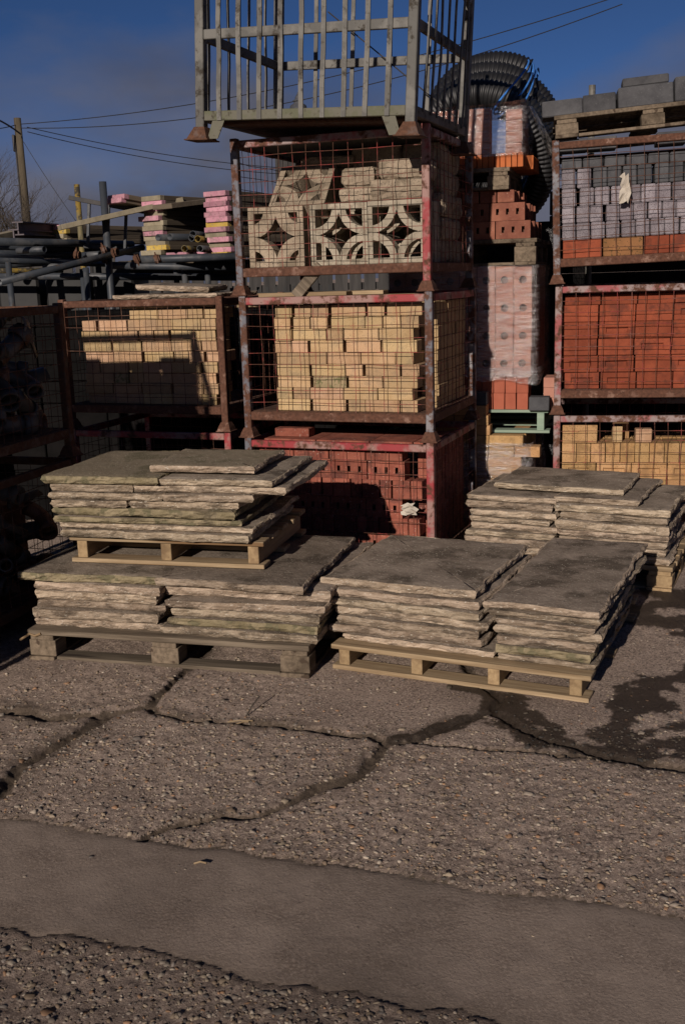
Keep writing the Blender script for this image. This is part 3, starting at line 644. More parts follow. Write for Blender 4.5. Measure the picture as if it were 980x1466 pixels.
# the row goes on out of view toward the camera: this stack throws the shade on the cages
C2v = Vector((-1.85, 4.05, 0)); XO = dark_frame(C2v+Vector((0, 0, 0))+dd*CW*1.0, 0)
for k in range(3):
    Xk = dark_frame(C2v+dd*CW, k*.785)
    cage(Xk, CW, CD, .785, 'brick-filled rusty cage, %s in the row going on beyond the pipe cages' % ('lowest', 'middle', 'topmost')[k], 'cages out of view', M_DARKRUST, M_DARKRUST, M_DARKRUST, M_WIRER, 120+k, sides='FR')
    b = MB()
    for i in range(5):
        for j in range(4): b.box(.06+i*.2, .06+i*.2+.195, .06+j*.21, .06+j*.21+.2, .152, .62+J(.04), .004)
    tag(b.build('brick_pack', M_BROWNB, None, Xk), 'packed brown bricks filling the %s cage beyond the pipe cages' % ('lowest', 'middle', 'topmost')[k], 'bricks', 'bricks out of view')

# ------------------------------------------------------------------ bricks
BC = {}
def brick_mesh(l, w_, h, mat, var, kind='plain'):
    key = (round(l, 3), round(w_, 3), round(h, 3), mat.name, var, kind)
    if key in BC: return BC[key]
    rr = random.Random(hash(key[:3])+var*17); b = MB(); c = rr.uniform(.002, .0045) if kind != 'bevel' else .006
    if kind == 'slots':      # front face (y=-w/2) pierced by three slots
        hx = [-l/2]; 
        for q in (-.29, 0, .29): hx += [q*l-.009, q*l+.009]
        hx.append(l/2); hz = [0, h*.34, h*.68, h]; dp = .05
        for i in range(7):
            for j in range(3):
                x0, x1, z0, z1 = hx[i], hx[i+1], hz[j], hz[j+1]; y0 = -w_/2
                if i % 2 == 1 and j == 1:
                    b.m = 1
                    b.add([(x0, y0+dp, z0), (x1, y0+dp, z0), (x1, y0+dp, z1), (x0, y0+dp, z1)], [(0, 1, 2, 3)])
                    b.add([(x0, y0, z0), (x1, y0, z0), (x1, y0, z1), (x0, y0, z1), (x0, y0+dp, z0), (x1, y0+dp, z0), (x1, y0+dp, z1), (x0, y0+dp, z1)], [(0, 1, 5, 4), (1, 2, 6, 5), (2, 3, 7, 6), (3, 0, 4, 7)])
                    b.m = 0
                else: b.add([(x0, y0, z0), (x1, y0, z0), (x1, y0, z1), (x0, y0, z1)], [(0, 1, 2, 3)])
        y0, y1 = -w_/2, w_/2
        b.add([(-l/2, y0, 0), (l/2, y0, 0), (l/2, y1, 0), (-l/2, y1, 0), (-l/2, y0, h), (l/2, y0, h), (l/2, y1, h), (-l/2, y1, h)], [(0, 3, 2, 1), (4, 5, 6, 7), (1, 2, 6, 5), (2, 3, 7, 6), (3, 0, 4, 7)])
    elif kind == 'frog':     # bed face with a shallow frog
        b.box(-l/2, l/2, -w_/2+.012, w_/2, 0, h, c)
        y0 = -w_/2; a, q = .32*l, .2*h
        o4 = [(-l/2+.002, y0, .002), (l/2-.002, y0, .002), (l/2-.002, y0, h-.002), (-l/2+.002, y0, h-.002)]
        i4 = [(-a, y0, h*.5-q), (a, y0, h*.5-q), (a, y0, h*.5+q), (-a, y0, h*.5+q)]; d4 = [(x*.9, y0+.0115, h*.5+(z-h*.5)*.55) for x, _, z in i4]; k4 = [(x, y0+.013, z) for x, _, z in o4]
        b.add(o4+i4+d4+k4, [(i, (i+1) % 4, 4+(i+1) % 4, 4+i) for i in range(4)]+[(4+i, 4+(i+1) % 4, 8+(i+1) % 4, 8+i) for i in range(4)]+[(8, 9, 10, 11)]+[(i, (i+1) % 4, 12+(i+1) % 4, 12+i) for i in range(4)])
    elif kind == 'hole':     # block with one round hole in its face
        n = 10; r = min(l, h)*.22; y0 = -w_/2; dp = .04
        b.box(-l/2, l/2, y0+.045, w_/2, 0, h, c)
        ring = [(r*math.cos(2*math.pi*k/n), y0, h/2+r*math.sin(2*math.pi*k/n)) for k in range(n)]; deep = [(x, y0+dp, z) for x, _, z in ring]
        outer = []
        for k in range(n):
            a = 2*math.pi*k/n; s_ = 1/max(abs(math.cos(a))/(l/2), abs(math.sin(a))/(h/2)); outer.append((s_*math.cos(a), y0, h/2+s_*math.sin(a)))
        cor = [(x, y0, z) for x, z in ((l/2, h), (-l/2, h), (-l/2, 0), (l/2, 0))]
        b.add(ring+outer, [(k, (k+1) % n, n+(k+1) % n, n+k) for k in range(n)])
        for cx_, y_, cz in cor:
            an = math.atan2(cz-h/2, cx_) % (2*math.pi); k = int(an/(2*math.pi)*n); b.add([outer[k], (cx_, y_, cz), outer[(k+1) % n]], [(0, 1, 2)])
        b.m = 1; b.add(ring+deep, [(k, (k+1) % n, n+(k+1) % n, n+k) for k in range(n)]); b.add(deep, [tuple(range(n))]); b.m = 0
        for (x0, z0), (x1, z1) in (((-l/2, 0), (l/2, 0)), ((l/2, 0), (l/2, h)), ((l/2, h), (-l/2, h)), ((-l/2, h), (-l/2, 0))):
            b.add([(x0, y0, z0), (x1, y0, z1), (x1, y0+.046, z1), (x0, y0+.046, z0)], [(0, 1, 2, 3)])
    else:
        b.box(-l/2, l/2, -w_/2, w_/2, 0, h, c)
        b.v = [(x+rr.uniform(-1, 1)*.0012, y+rr.uniform(-1, 1)*.0012, z) for x, y, z in b.v]
    me = b.mesh('brick', [mat, M_HOLE] if kind in ('slots', 'hole') else mat); BC[key] = me
    return me
NUM = ['one', 'two', 'three', 'four', 'five', 'six', 'seven', 'eight', 'nine', 'ten']
NTH = ['first', 'second', 'third', 'fourth', 'fifth', 'sixth', 'seventh', 'eighth', 'ninth', 'tenth', 'eleventh', 'twelfth', 'thirteenth', 'fourteenth', 'fifteenth', 'sixteenth', 'seventeenth', 'eighteenth', 'nineteenth', 'twentieth', 'twenty-first', 'twenty-second', 'twenty-third', 'twenty-fourth', 'twenty-fifth', 'twenty-sixth']+['far']*20
HID = []          # bricks behind the faces of the packs: counted by nobody, joined into one object
def brick(X, x, y, z, l, w_, h, mat, label, group, rz=0., kind='plain', cat='brick', name='brick', jit=.012, parent=None):
    me = brick_mesh(l, w_, h-.0008, mat, rng.randrange(4), kind)
    M_ = X @ T(x, y, z, rz+J(jit))
    if label == 'HID': HID.append((me, M_)); return None
    o = obj(name, me, parent, M_)
    if parent is None: tag(o, label, cat, group)
    return o
def courses(X, x0, x1, yf, z0, n, h, mat, where, group, L=.2, Wd=.1, side_d=0, alt=(), top_from={}, gapmax=.016):
    for c in range(n):
        z = z0+c*h; x = max(x0+J(.012)+.012, top_from.get(c, -9)); k = 0
        while x < x1-.05:
            hd = rng.random() < .33; l = Wd if hd else L; dpt = L if hd else Wd
            if x+l > x1+.012:
                if x+Wd > x1+.012: break
                l, dpt = Wd, L
            m = mat; nm = 'buff'
            if alt and rng.random() < .12: m, nm = rng.choice(alt)
            brick(X, x+l/2, yf+dpt/2+abs(J(.016)), z, (L if l == L else Wd)-.002, dpt, h, m, '%s %s brick, course %s up, %s %s' % (nm, 'end-on' if l == Wd else 'long', NUM[c], NTH[k], where), group, jit=.012)
            x += l+rng.uniform(.001, .004)+(rng.uniform(.004, gapmax) if rng.random() < .35 else 0); k += 1
        y = yf+.225
        while side_d and y+L < yf+side_d:
            brick(X, x1-Wd/2-abs(J(.012)), y+L/2, z, Wd, L-.002, h, mat, 'HID', None, jit=.01)
            y += L+rng.uniform(.002, .012)
courses(X2, .175, 1.075, .065, .1505, 9, .0655, M_BUFF, 'from the rusty cage, tallest stack', 'buff bricks in the tallest stack', side_d=.86, alt=[(M_BUFFG, 'greenish buff'), (M_BUFFP, 'pinkish buff'), (M_BUFFP, 'pinkish buff')])
courses(XL2, .10, 1.06, .065, .1505, 9, .0645, M_BUFF, 'from the pipe cages, rusty cage', 'buff bricks in the rusty cage', side_d=0, alt=[(M_BUFFP, 'pinkish buff'), (M_BUFFP, 'pinkish buff'), (M_BUFFG, 'greenish buff')], top_from={7: .12, 8: .46})
# slabs lying over the rusty cage
gsl = 'stone slabs on the rusty cage'
slab(XL2, .36, 1.08, .05, .60, .79, .028, 'flat stone slab lying across the rusty buff brick cage', gsl)
slab(XL2, .48, .95, .12, .50, .835, .035, 'tilted stone slab lying on the slab over the rusty cage', gsl, 0, .1, tilt=(.02, .055))
slab(XL2, .40, 1.04, .06, .5, .735, .022, 'thin stone slab on the bricks inside the rusty cage', gsl)
# planks and odd slabs between the upper and middle cages of the tallest stack
b = MB()
for i, (x0, x1, y, z, m_) in enumerate([(.06, .82, .07, .766, M_WOODN), (.09, .62, .075, .7885, M_WOODN), (.05, .98, .175, .766, M_WOODN), (.30, .80, .17, .7885, M_WOODN)]):
    tag(MB().box(x0, x1, y, y+.09, z, z+.021, .002).build('plank', m_, None, X2), 'pale plank, %s of those lying between the two upper cages' % ('long middle one', 'shortest', 'rearmost', 'upper')[i], 'plank', 'planks between the cages')
slab(X2, .10, .60, .28, .50, .742, .06, 'grey stone strip lying on the middle cage of the tallest stack', 'stones between the cages', 0)
tag(MB().box(-.03, .03, -.012, .012, 0, .22, .002).build('wood_offcut', M_WOODG, None, X2 @ T(.33, .05, .79, .1, 0, .75)), 'grey wood offcut leaning between the two upper cages', 'wood')
# red perforated blocks
z = .1505; rows = [('slots', .108), ('plain', .10), ('slots', .108), ('plain', .108), ('slots', .108), ('plain', .065)]
for i, (kd, h) in enumerate(rows):
    x = .06+J(.008); kk = 0
    while x < 1.06:
        if kd == 'slots': l = .215
        else: l = .215 if h < .09 else rng.choice([.065, .065, .102])
        if x+l > 1.085: break
        brick(X3, x+l/2, .06+.0525+(.008 if kd == 'slots' else abs(J(.012))), z, l-.002, .105, h, M_RED2, '%s red brick, row %s up, %s from the slab end of the red cage' % ('slotted' if kd == 'slots' else 'plain', NUM[i], NTH[kk]), 'red bricks in the red cage', kind=kd, jit=.006)
        x += l+rng.uniform(.001, .006); kk += 1
    y = .19
    while y < .80:
        brick(X3, 1.08-.05, y+.1, z, .10, .205, h, M_RED2, 'HID', None, jit=.008); y += .21+rng.uniform(0, .008)
    z += h
for i, (x0, x1, y0, y1) in enumerate([(.10, .42, .05, .50), (.425, .74, .05, .5), (.745, .99, .055, .5), (.995, 1.08, .06, .5)]):
    tag(MB().box(-(x1-x0)/2, (x1-x0)/2, 0, y1-y0, 0, .045, .004).build('clay_flag', M_RED2, None, X3 @ T((x0+x1)/2, y0, z+.0005, J(.01))), 'flat red clay flag over the red block cage, %s from its mossy end' % ('first', 'second', 'third', 'fourth')[i], 'paving flag', 'clay flags on the red cage')
tag(MB().box(0, .21, 0, .1, 0, .05, .004).build('brick', M_RED2, None, X3 @ T(.14, .12, z+.047, .02)), 'single red brick lying on the flat red clay flags', 'brick')
def scrap(w_, h_, seed):
    r = random.Random(seed); b = MB(); nx_, nz_ = 5, 7; vs = []
    for j in range(nz_):
        for i in range(nx_):
            e_ = .35 if i in (0, nx_-1) or j in (0, nz_-1) else .12
            vs.append(((i/(nx_-1)-.5)*w_*(1-.35*abs(j/(nz_-1)-.4))+r.uniform(-1, 1)*w_*e_*.5, -.006+r.uniform(-1, 1)*.009, (j/(nz_-1))*h_+r.uniform(-1, 1)*h_*e_*.25))
    b.add(vs, [(j*nx_+i, j*nx_+i+1, (j+1)*nx_+i+1, (j+1)*nx_+i) for j in range(nz_-1) for i in range(nx_-1)]); return b
b = scrap(.085, .065, 3)
tag(b.build('paper_scrap', M_PAPER, None, X3 @ T(.985, -.004, .40)), 'torn pale scrap caught in the wires of the red block cage', 'paper')
# screen blocks
def screen_mesh(S=.29, dpt=.095, bt=.030, fr=.026, mats=M_CONC):
    b = MB(); h = S/2
    b.box(-h, h, 0, dpt, 0, fr, .003); b.box(-h, h, 0, dpt, S-fr, S, .003); b.box(-h, -h+fr, .001, dpt-.001, fr-.002, S-fr+.002, .002); b.box(h-fr, h, .001, dpt-.001, fr-.002, S-fr+.002, .002)
    inn = h-fr*.6; n = 9
    for cx, cz, a0 in ((-inn, h-inn, 0), (inn, h-inn, 90), (inn, h+inn, 180), (-inn, h+inn, 270)):
        vs = []; 
        for k in range(n+1):
            a = math.radians(a0+90*k/n)
            for rr in (inn*.99-bt, inn*.99+.004):
                for y in (.006, dpt-.006): vs.append((cx+rr*math.cos(a), y, cz+rr*math.sin(a)))
        fs = []
        for k in range(n):
            o = k*4; fs += [(o, o+4, o+6, o+2), (o+1, o+3, o+7, o+5), (o, o+1, o+5, o+4), (o+2, o+6, o+7, o+3)]
        b.add(vs, fs)
    return b.mesh('screen_block', mats)
gsb = 'concrete pieces in the screen block cage'
sbA, sbB = screen_mesh(S=.325, dpt=.11, bt=.070, fr=.034), screen_mesh(S=.325, dpt=.11, bt=.036, fr=.030, mats=M_CONCL)
def sb(me, X, lab_): return tag(obj('screen_block', me, None, X), lab_, 'screen block', gsb)
sb(sbA, X1 @ T(.225, .065, .1505, .05), 'tan pierced screen block standing at the mossy-footed corner of its cage')
sb(sbB, X1 @ T(.590, .085, .1505, .08), 'pale openwork screen block standing in the middle of its cage')
sb(sbB, X1 @ T(.922, .07, .1505, .03), 'pale openwork screen block standing by the red corner post')
sb(sbB, X1 @ T(.905, .28, .1505, -.04), 'openwork screen block hidden behind the one by the red post')
sb(sbB, X1 @ T(.56, .31, .1505, .03), 'openwork screen block hidden behind the middle one')
sb(sbA, X1 @ T(.345, .085, .482, .05, -.80), 'broken tan screen block tilted back on top of the standing ones')
def cb(x0, x1, y0, y1, z, t, lab_, rz=0., m=None): slab(X1, x0, x1, y0, y1, z, t, lab_, gsb, 0, rz, .012, 'concrete_block', 'concrete block', [m or M_CONC, m or M_CONC])
cb(.60, .83, .08, .30, .478, .075, 'rough concrete piece on the middle openwork block')
cb(.80, 1.06, .07, .33, .478, .105, 'long pale concrete block on the block by the red post', .02)
cb(.62, .80, .10, .34, .556, .10, 'rough concrete lump near the top of the screen block cage', -.03)
cb(.83, 1.07, .09, .36, .586, .10, 'dusty concrete block at the top beside the red post', .01)
cb(.30, .60, .33, .48, .70, .05, 'thin concrete strip above the tilted screen block', .05)
for k in range(4):
    cb(.86, 1.07, .42, .66, .152+k*.125, .122, 'grey concrete block, %s of the side column in the screen block cage' % ordw(k, 4), J(.04))
    cb(.84, 1.06, .68, .90, .152+k*.125, .122, 'grey concrete block, %s of the rear column in the screen block cage' % ordw(k, 4), J(.04))
cb(.18, .48, .40, .62, .152, .24, 'grey concrete block behind the tan pierced screen block')
cb(.20, .50, .43, .60, .393, .30, 'grey concrete block under the thin concrete strip')
# purple-grey blocks
def row(X, x0, x1, yf, z, l, h, dpt, mats, label, group, kind='plain', gap=.004, jit=.01, big=0., parent=None, name='brick', cat='brick'):
    x = x0; k = 0
    while x+l < x1:
        m = rng.choice(mats) if isinstance(mats, list) else mats
        brick(X, x+l/2, yf+dpt/2+abs(J(.008)), z, l-.002, dpt, h, m, label % NTH[k] if label and '%s' in label else label, group, kind=kind, jit=jit, parent=parent, name=name, cat=cat)
        x += l+rng.uniform(.001, gap)+(big if rng.random() < .12 else 0); k += 1
gp = 'blocks in the purple-grey block cage'
wp = 'under the tilted pallet, %s from the gap'
for x, m, n_ in ((.06, M_ORANGE, 'orange clay block beside the corner post'), (.30, M_ORBROWN, 'brownish clay block between two orange ones'), (.54, M_ORANGE, 'orange clay block, third'), (.69, M_ORANGE, 'short orange clay block'), (.85, M_ORBROWN, 'brownish clay block at the far end')):
    l = .23 if x < .5 else .145
    brick(XR3, x+l/2, .06+.055, .1505, l, .11, .108, m, n_+' in the bottom row under the purple blocks', gp, jit=.004, name='clay_block', cat='clay block')
z = .259
for i, (h, l, m, nm) in enumerate([(.098, .082, M_PURPLE, 'speckled purple block, lower row'), (.098, .078, M_PURPLE, 'speckled purple block, middle row'), (.105, .086, [M_PURPLE, M_PURPLE, M_GREYB], 'purple or grey block, upper row'), (.112, .082, [M_GREYB, M_GREYB, M_PURPLE], 'dark grey block, row above the purple ones'), (.06, .12, M_GREYB, 'dark grey rounded block, top row')]):
    row(XR3, .055, 1.10, .06, z, l, h, .2, m, nm+' '+wp, gp, 'bevel', .008, .02, .012, name='paving_block', cat='paving block'); z += h
MB_ = MB()
b = scrap(.06, .155, 8); tag(b.build('paper_scrap', M_PAPER, None, XR3 @ T(.42, -.004, .46)), 'torn white scrap hanging on the wires of the purple block cage', 'paper')
# orange bricks (bed faces forward)
z = .1505; go = 'orange-red bricks in their cage'
for i in range(6):
    h = .104; x = .055+J(.01); kk = 0
    while x+.215 < 1.10:
        brick(XR2, x+.107, .062+.033+abs(J(.022)), z, .213, .065, h, M_ORANGE, 'orange-red brick, row %s up, %s from the gap in the orange brick cage' % (NUM[i], NTH[kk]), go, kind=rng.choice(['frog', 'plain', 'plain']), jit=.014)
        x += .217+rng.uniform(0, .008); kk += 1
    z += h if i < 5 else 0
    if i == 4: break
row(XR2, .06, 1.10, .08, z, .215, .062, .1, M_ORANGE, 'flat orange-red brick above row five, %s from the gap, orange brick cage', go, gap=.01)
row(XR2, .16, 1.0, .10, z+.062, .215, .045, .15, M_ORANGE, 'thin orange-red brick proud of the orange brick cage, %s from the gap', go, gap=.02)
for i in range(5):
    for k in range(3): brick(XR2, .055+.033, .14+.107+k*.222, .1505+i*.104, .065, .213, .104, M_ORANGE, 'HID', None, jit=.01)
# yellow bricks
gy = 'yellow bricks in the lowest cage'
for i, (l, h, kd, y0) in enumerate([(.215, .11, 'frog', .06), (.215, .11, 'plain', .06), (.215, .11, 'frog', .06), (.088, .125, 'plain', .06)]):
    row(XR1, .055, 1.10, y0, .1505+.11*i, l, h, .21, M_YELLOW, 'yellow brick, row %s up in the yellow brick cage, %%s from the gap' % NUM[i], gy, kd, .004)
ztop = .1505+.33+.125
brick(XR1, .055+.11, .07+.05, ztop, .215, .10, .115, M_YELLOW, 'greenish textured yellow block on the top row of its cage', gy)
brick(XR1, .56, .09+.05, ztop, .10, .10, .085, M_BUFFP, 'pinkish brick alone on the top row of the yellow cage', gy)
brick(XR1, .43, .30, ztop, .10, .10, .10, M_YELLOW, 'yellow brick standing behind the pinkish one', gy)
brick(XR1, .40, .16, ztop, .06, .10, .10, M_BUFF, 'narrow buff brick beside the greenish block', gy)
row(XR1, .06, 1.10, .30, .1505+.33, .088, .125, .21, M_YELLOW, 'HID', None)

# ------------------------------------------------------------------ pallet and kerb blocks on the right stack
XP = XR3 @ T(.02, -.015, .845, .01, 0, -.035)
for k, x in enumerate((.03, .20, .60, .88)):
    brick(XR3, x+.09, .12, z if False else .775, .17, .2, .068, M_GREYB, 'dark grey block packed under the tilted pallet, %s from the gap' % ('first', 'second', 'third', 'fourth')[k], 'grey blocks around the tilted pallet', cat='kerb block', name='kerb_block')
pallet('pallet', XP, 1.12, .95, .13, 'old tilted pallet of dark kerb blocks on the purple block cage', 'b', M_WOODGY, M_WOODGY)
gk = 'dark kerb blocks on the tilted pallet'
for k, (x0, x1, y0, dp, z_, h) in enumerate([(-.07, .165, .03, .22, .131, .09), (.17, .36, .04, .25, .131, .10), (.37, .68, .02, .22, .131, .115), (.69, 1.04, .0, .22, .131, .135), (.40, .66, .03, .20, .247, .05), (.2, .5, .5, .22, .131, .10), (.55, .9, .5, .22, .131, .10)]):
    m_ = brick_mesh(x1-x0, dp, h, M_GREYB, k, 'bevel')
    tag(obj('kerb_block', m_, None, XP @ T((x0+x1)/2, y0+dp/2, z_, J(.03))), 'dark grey kerb block, %s on the tilted pallet' % ('overhanging the gap', 'second from the gap', 'long and rounded', 'largest', 'flat one on top', 'rear short', 'rear long')[k], 'kerb block', gk)
b = MB(); b.tube([(0, 0, 0), (0, 0, 3.05)], .024, 12)
tp = aty(847, 122, 7.75)
tag(b.build('steel_post', M_GALV, None, T(tp.x, tp.y, tp.z-3.05), smooth=False), 'plain grey steel tube rising behind the tilted pallet', 'post')

# ------------------------------------------------------------------ barred grey crate on the tallest stack
TW, TD, TH = 1.21, 1.0, 1.12
XT = stack_frame(.405, 5.40, 2.345, -.385, TW, .055)
tr = empty('barred_crate', XT, 'weathered grey steel crate with upright flat bars, tilted atop the tallest stack', 'crate')
p = .05
for ix in (0, 1):
    for iy in (0, 1):
        x, y = ix*(TW-p), iy*(TD-p)
        po_ = MB().box(x, x+p, y, y+p, .065, TH, .004).build('post', M_GALV, tr)
        b = MB(); b.frustum(x+p/2, y+p/2, .007, .070, .060, .030); b.box(x+p/2-.070, x+p/2+.070, y+p/2-.070, y+p/2+.070, 0, .007, .002); b.build('foot', M_DARKRUST, po_)
        if iy == 0:
            s_ = 1 if ix == 0 else -1; xb = x+p/2+s_*.045
            MB().add([(xb, .004, .010), (xb+s_*.06, .004, .010), (xb+s_*.10, .004, .099), (xb+s_*.03, .004, .099), (xb, .010, .010), (xb+s_*.06, .010, .010), (xb+s_*.10, .010, .099), (xb+s_*.03, .010, .099)], [(0, 1, 2, 3), (7, 6, 5, 4), (0, 4, 5, 1), (1, 5, 6, 2), (2, 6, 7, 3), (3, 7, 4, 0)]).build('brace_plate', M_MOSSGALV, tr)
MB().box(p, TW-p, .004, .044, .10, .148, .003).build('base_rail', M_MOSSGALV, tr)
MB().box(p, TW-p, TD-.044, TD-.004, .10, .148, .003).build('base_rail', M_GALV, tr)
for x in (.004, TW-.044): MB().box(x, x+.04, p, TD-p, .10, .148, .003).build('base_rail', M_GALV, tr)
MB().box(.10, TW-.05, .05, TD-.05, .1085, .125).build('deck', M_DARKRUST, tr)
b = MB(); b.box(.11, TW-.09, .09, TD-.05, .088, .108, .006); b.build('underside_tray', M_DARKRUST, tr)
for zr in (.497, .905):
    h = .048
    MB().box(p, TW-p, .006, .030, zr, zr+h, .003).build('rail', M_GALV, tr)
    MB().box(p, TW-p, TD-.030, TD-.006, zr, zr+h, .003).build('rail', M_GALV, tr)
    MB().box(.006, .03, p, TD-p, zr, zr+h, .003).build('rail', M_GALV, tr)
    b = MB()
    if zr < .7: b.box(TW-.03, TW-.006, p, TD-p, zr, zr+h, .003)
    else:   # bent outward and down
        P_ = [(TW-.018+.05*math.sin(math.pi*k/8), p+(TD-2*p)*k/8, zr-.06-.05*math.sin(math.pi*k/8)+h/2) for k in range(9)]
        b.tube(P_, .028, 4, rot=.785)
    b.build('rail', M_GALV, tr)
b = MB(); b.tube([(TW-.02+.03*math.sin(math.pi*k/8), p+(TD-2*p)*k/8, 1.05-.24*(k/8)-.06*math.sin(math.pi*k/8)) for k in range(9)], .026, 4, rot=.785); b.build('bent_rail', M_GALV, tr)
def bar(p0, p1, ax, wv=.002, w2=.011, t2=.004, mat=M_GALV):
    p0, p1 = Vector(p0), Vector(p1); n = 7; b = MB(); vs = []; off = [J(wv) for _ in range(n)]
    ux = Vector(ax); uy = Vector((0, 0, 1)).cross(ux)
    for k in range(n):
        q = p0.lerp(p1, k/(n-1))+ux*off[k]+uy*off[-k-1]*.4
        vs += [q-ux*w2-uy*t2, q+ux*w2-uy*t2, q+ux*w2+uy*t2, q-ux*w2+uy*t2]
    fs = [(3, 2, 1, 0), tuple(range((n-1)*4, n*4))]
    for k in range(n-1): fs += [(k*4+j, k*4+(j+1) % 4, k*4+4+(j+1) % 4, k*4+4+j) for j in range(4)]
    b.add(vs, fs); b.build('bar', mat, tr)
for k in range(1, 10):
    x = p/2+(TW-p)*k/10; bar((x, 0., .10), (x+J(.004), 0., 1.06), (1, 0, 0), .003, .0125)
    if k % 2 == 0: bar((x, TD-.001, .13), (x, TD-.001, 1.06), (1, 0, 0), .003, .012)
for k in range(1, 8):
    y = p/2+(TD-p)*k/8
    bar((.001, y, .13), (.001+J(.01), y+J(.01), 1.06), (0, 1, 0), .007, .010)
    bar((TW-.001, y, .13), (TW+.02+J(.01), y+J(.015), 1.0), (0, 1, 0), .008, .010)
b = MB()
for k in range(4):
    b.tube([(TW-.45+.10*i, .55+.03*k+.02*math.sin(i*1.3+k), .93-.012*k-.012*i+.02*math.sin(i*2.1+k*2)) for i in range(6)], .009, 6)
tag(b.build('steel_bars', M_GALV, None, XT), 'loose bent steel rods lying high inside the barred grey crate', 'steel rods')
b = MB(); b.tube([(.35, TD-.05, .80), (TW-.06, TD-.05, .20)], .004, 5); tag(b.build('tie_wire', M_DARKSTEEL, None, XT), 'thin dark wire crossing the barred grey crate', 'wire')

# ------------------------------------------------------------------ brick packs in the gap
XG = frame(1.20, 6.64, 0, -.28)          # front-right corner of the packs, x runs negative to the left
gg = 'bricks in the gap between the stacks'
pallet('pallet', XG @ T(-.92, -.10, 0), .95, .85, .13, 'pallet on the ground under the film-wrapped yellow bricks', 'b', M_WOODGY, M_WOODGY)
pk = empty('wrapped_brick_pack', XG @ T(-.90, -.10, .131), 'film-wrapped pack of yellow bricks in the gap', 'brick pack', 'film-wrapped packs')
for c in range(8):
    row(Matrix(), .0+J(.006), 1.03 if c % 2 else 1.0, .0, c*.068, .215 if c % 3 else .16, .068, .1, M_YELLOW, None, None, jit=.006, gap=.006, parent=pk)
    for k in range(3): brick(Matrix(), .88-.05, .14+.11+k*.22, c*.068, .1, .215, .068, M_YELLOW, None, None, parent=pk)
def film_shell(w_, d_, h_, seed, parent, X, nxx=26, nz_=18, amp=.012, torn=0., mat=M_FILM, flare=0., name='film'):
    vs, fs = [], []; r = np.random.RandomState(seed); per = []
    for k in range(nxx+1): per.append((w_*k/nxx, 0, 0, -1))
    for k in range(1, nxx//2+1): per.append((w_, d_*k/(nxx//2), 1, 0))
    N = len(per)
    for j in range(nz_+1):
        for i, (x, y, nx_, ny_) in enumerate(per):
            zf = j/nz_; o_ = .008+amp*(vnoise(np.array([i*.45+zf*2]), np.array([zf*14.]), seed)[0])+flare*max(0, x/w_-.85)*(1-zf)*(2 if nx_ else .3)
            zb = torn*(vnoise(np.array([i*.3]), np.array([3.]), seed+4)[0]) if torn else 0
            vs.append((x+nx_*o_, y+ny_*o_, zb+(h_-zb)*zf))
    for j in range(nz_):
        for i in range(N-1): fs.append((j*N+i, j*N+i+1, (j+1)*N+i+1, (j+1)*N+i))
    b = MB(); b.add(vs, fs); return b.build(name, mat, parent, X, True)
film_shell(.92, .78, .50, 3, pk, Matrix(), flare=.12)
for k in range(3): brick(XG, -.34-.012*k+.0, -.04, .676+k*.0635, .215, .11, .063, M_YELLOW, 'yellow brick, %s of the bare three beside the green pallet' % ordw(k, 3), gg, jit=.02)
for k in range(3): brick(XG, -.56-.012*k, -.04, .676+k*.0635, .215, .11, .063, M_YELLOW, 'shaded yellow brick, %s of the three behind the tallest stack' % ordw(k, 3), gg, jit=.02)
tag(obj('brick', brick_mesh(.215, .1, .08, M_GREYB, 1), None, XG @ T(-.36, -.04, .8675)), 'grey block on the bare yellow bricks in the gap', 'brick', gg)
gpal = empty('pallet', XG @ T(-.92, .02, .676), 'green painted pallet under red bricks in the gap', 'pallet', 'wooden pallets')
for k in range(4): MB().box(0, 1.04, .0+k*.22, .1+k*.22, .13, .148, .002).build('deck_board', M_WOODGREEN, gpal)
for k in range(3): MB().box(0, 1.05, .0+k*.33, .1+k*.33, 0, .018, .002).build('bottom_board', M_WOODGREEN, gpal)
for x in (.03, .50, .97): MB().box(x, x+.045, .005, .75, .0185, .1295, .002).build('stringer', M_WOODGREEN, gpal)
row(XG, -.90, .03, .03, .8245, .072, .105, .21, M_REDS, 'smooth red brick on the green pallet, lower row, %s along', gg, jit=.004)
row(XG, -.90, .05, .035, .9295, .072, .105, .21, M_REDS, 'smooth red brick on the green pallet, upper row, %s along', gg, jit=.004)
tag(obj('brick', brick_mesh(.125, .1, .085, M_GREYB, 2), None, XG @ T(.065, .03, .8248)), 'grey block at the end of the green pallet', 'brick', gg)
for k in range(3): brick(XG, .13, .22, .8248+.085*0+k*.065, .1, .2, .065, M_PINKB, 'speckled pink brick, %s behind the grey block' % ordw(k, 3), gg)
pk = empty('wrapped_brick_pack', XG @ T(-.90, .02, 1.035), 'shiny film-wrapped pack of pink pierced blocks in the gap', 'brick pack', 'film-wrapped packs')
for c in range(4):
    row(Matrix(), .0, .945, .0, c*.172, .112, .172, .2, M_PINKB, None, None, kind='hole', jit=.003, gap=.003, parent=pk)
    for k in range(3): brick(Matrix(), .92-.10, .22+.1+k*.2, c*.172, .2, .195, .172, M_PINKB, None, None, parent=pk)
film_shell(.935, .80, .69, 9, pk, T(0, 0, -.0), amp=.016, torn=.0)
film_shell(.95, .8, .16, 19, pk, T(-.005, -.01, -.10), amp=.02, torn=.12, nz_=8)
pallet('pallet', XG @ T(-.93, 0, 1.7245), .965, .85, .16, 'weathered pallet under the brown slotted bricks in the gap', 'b', M_WOODGY, M_WOODGY)
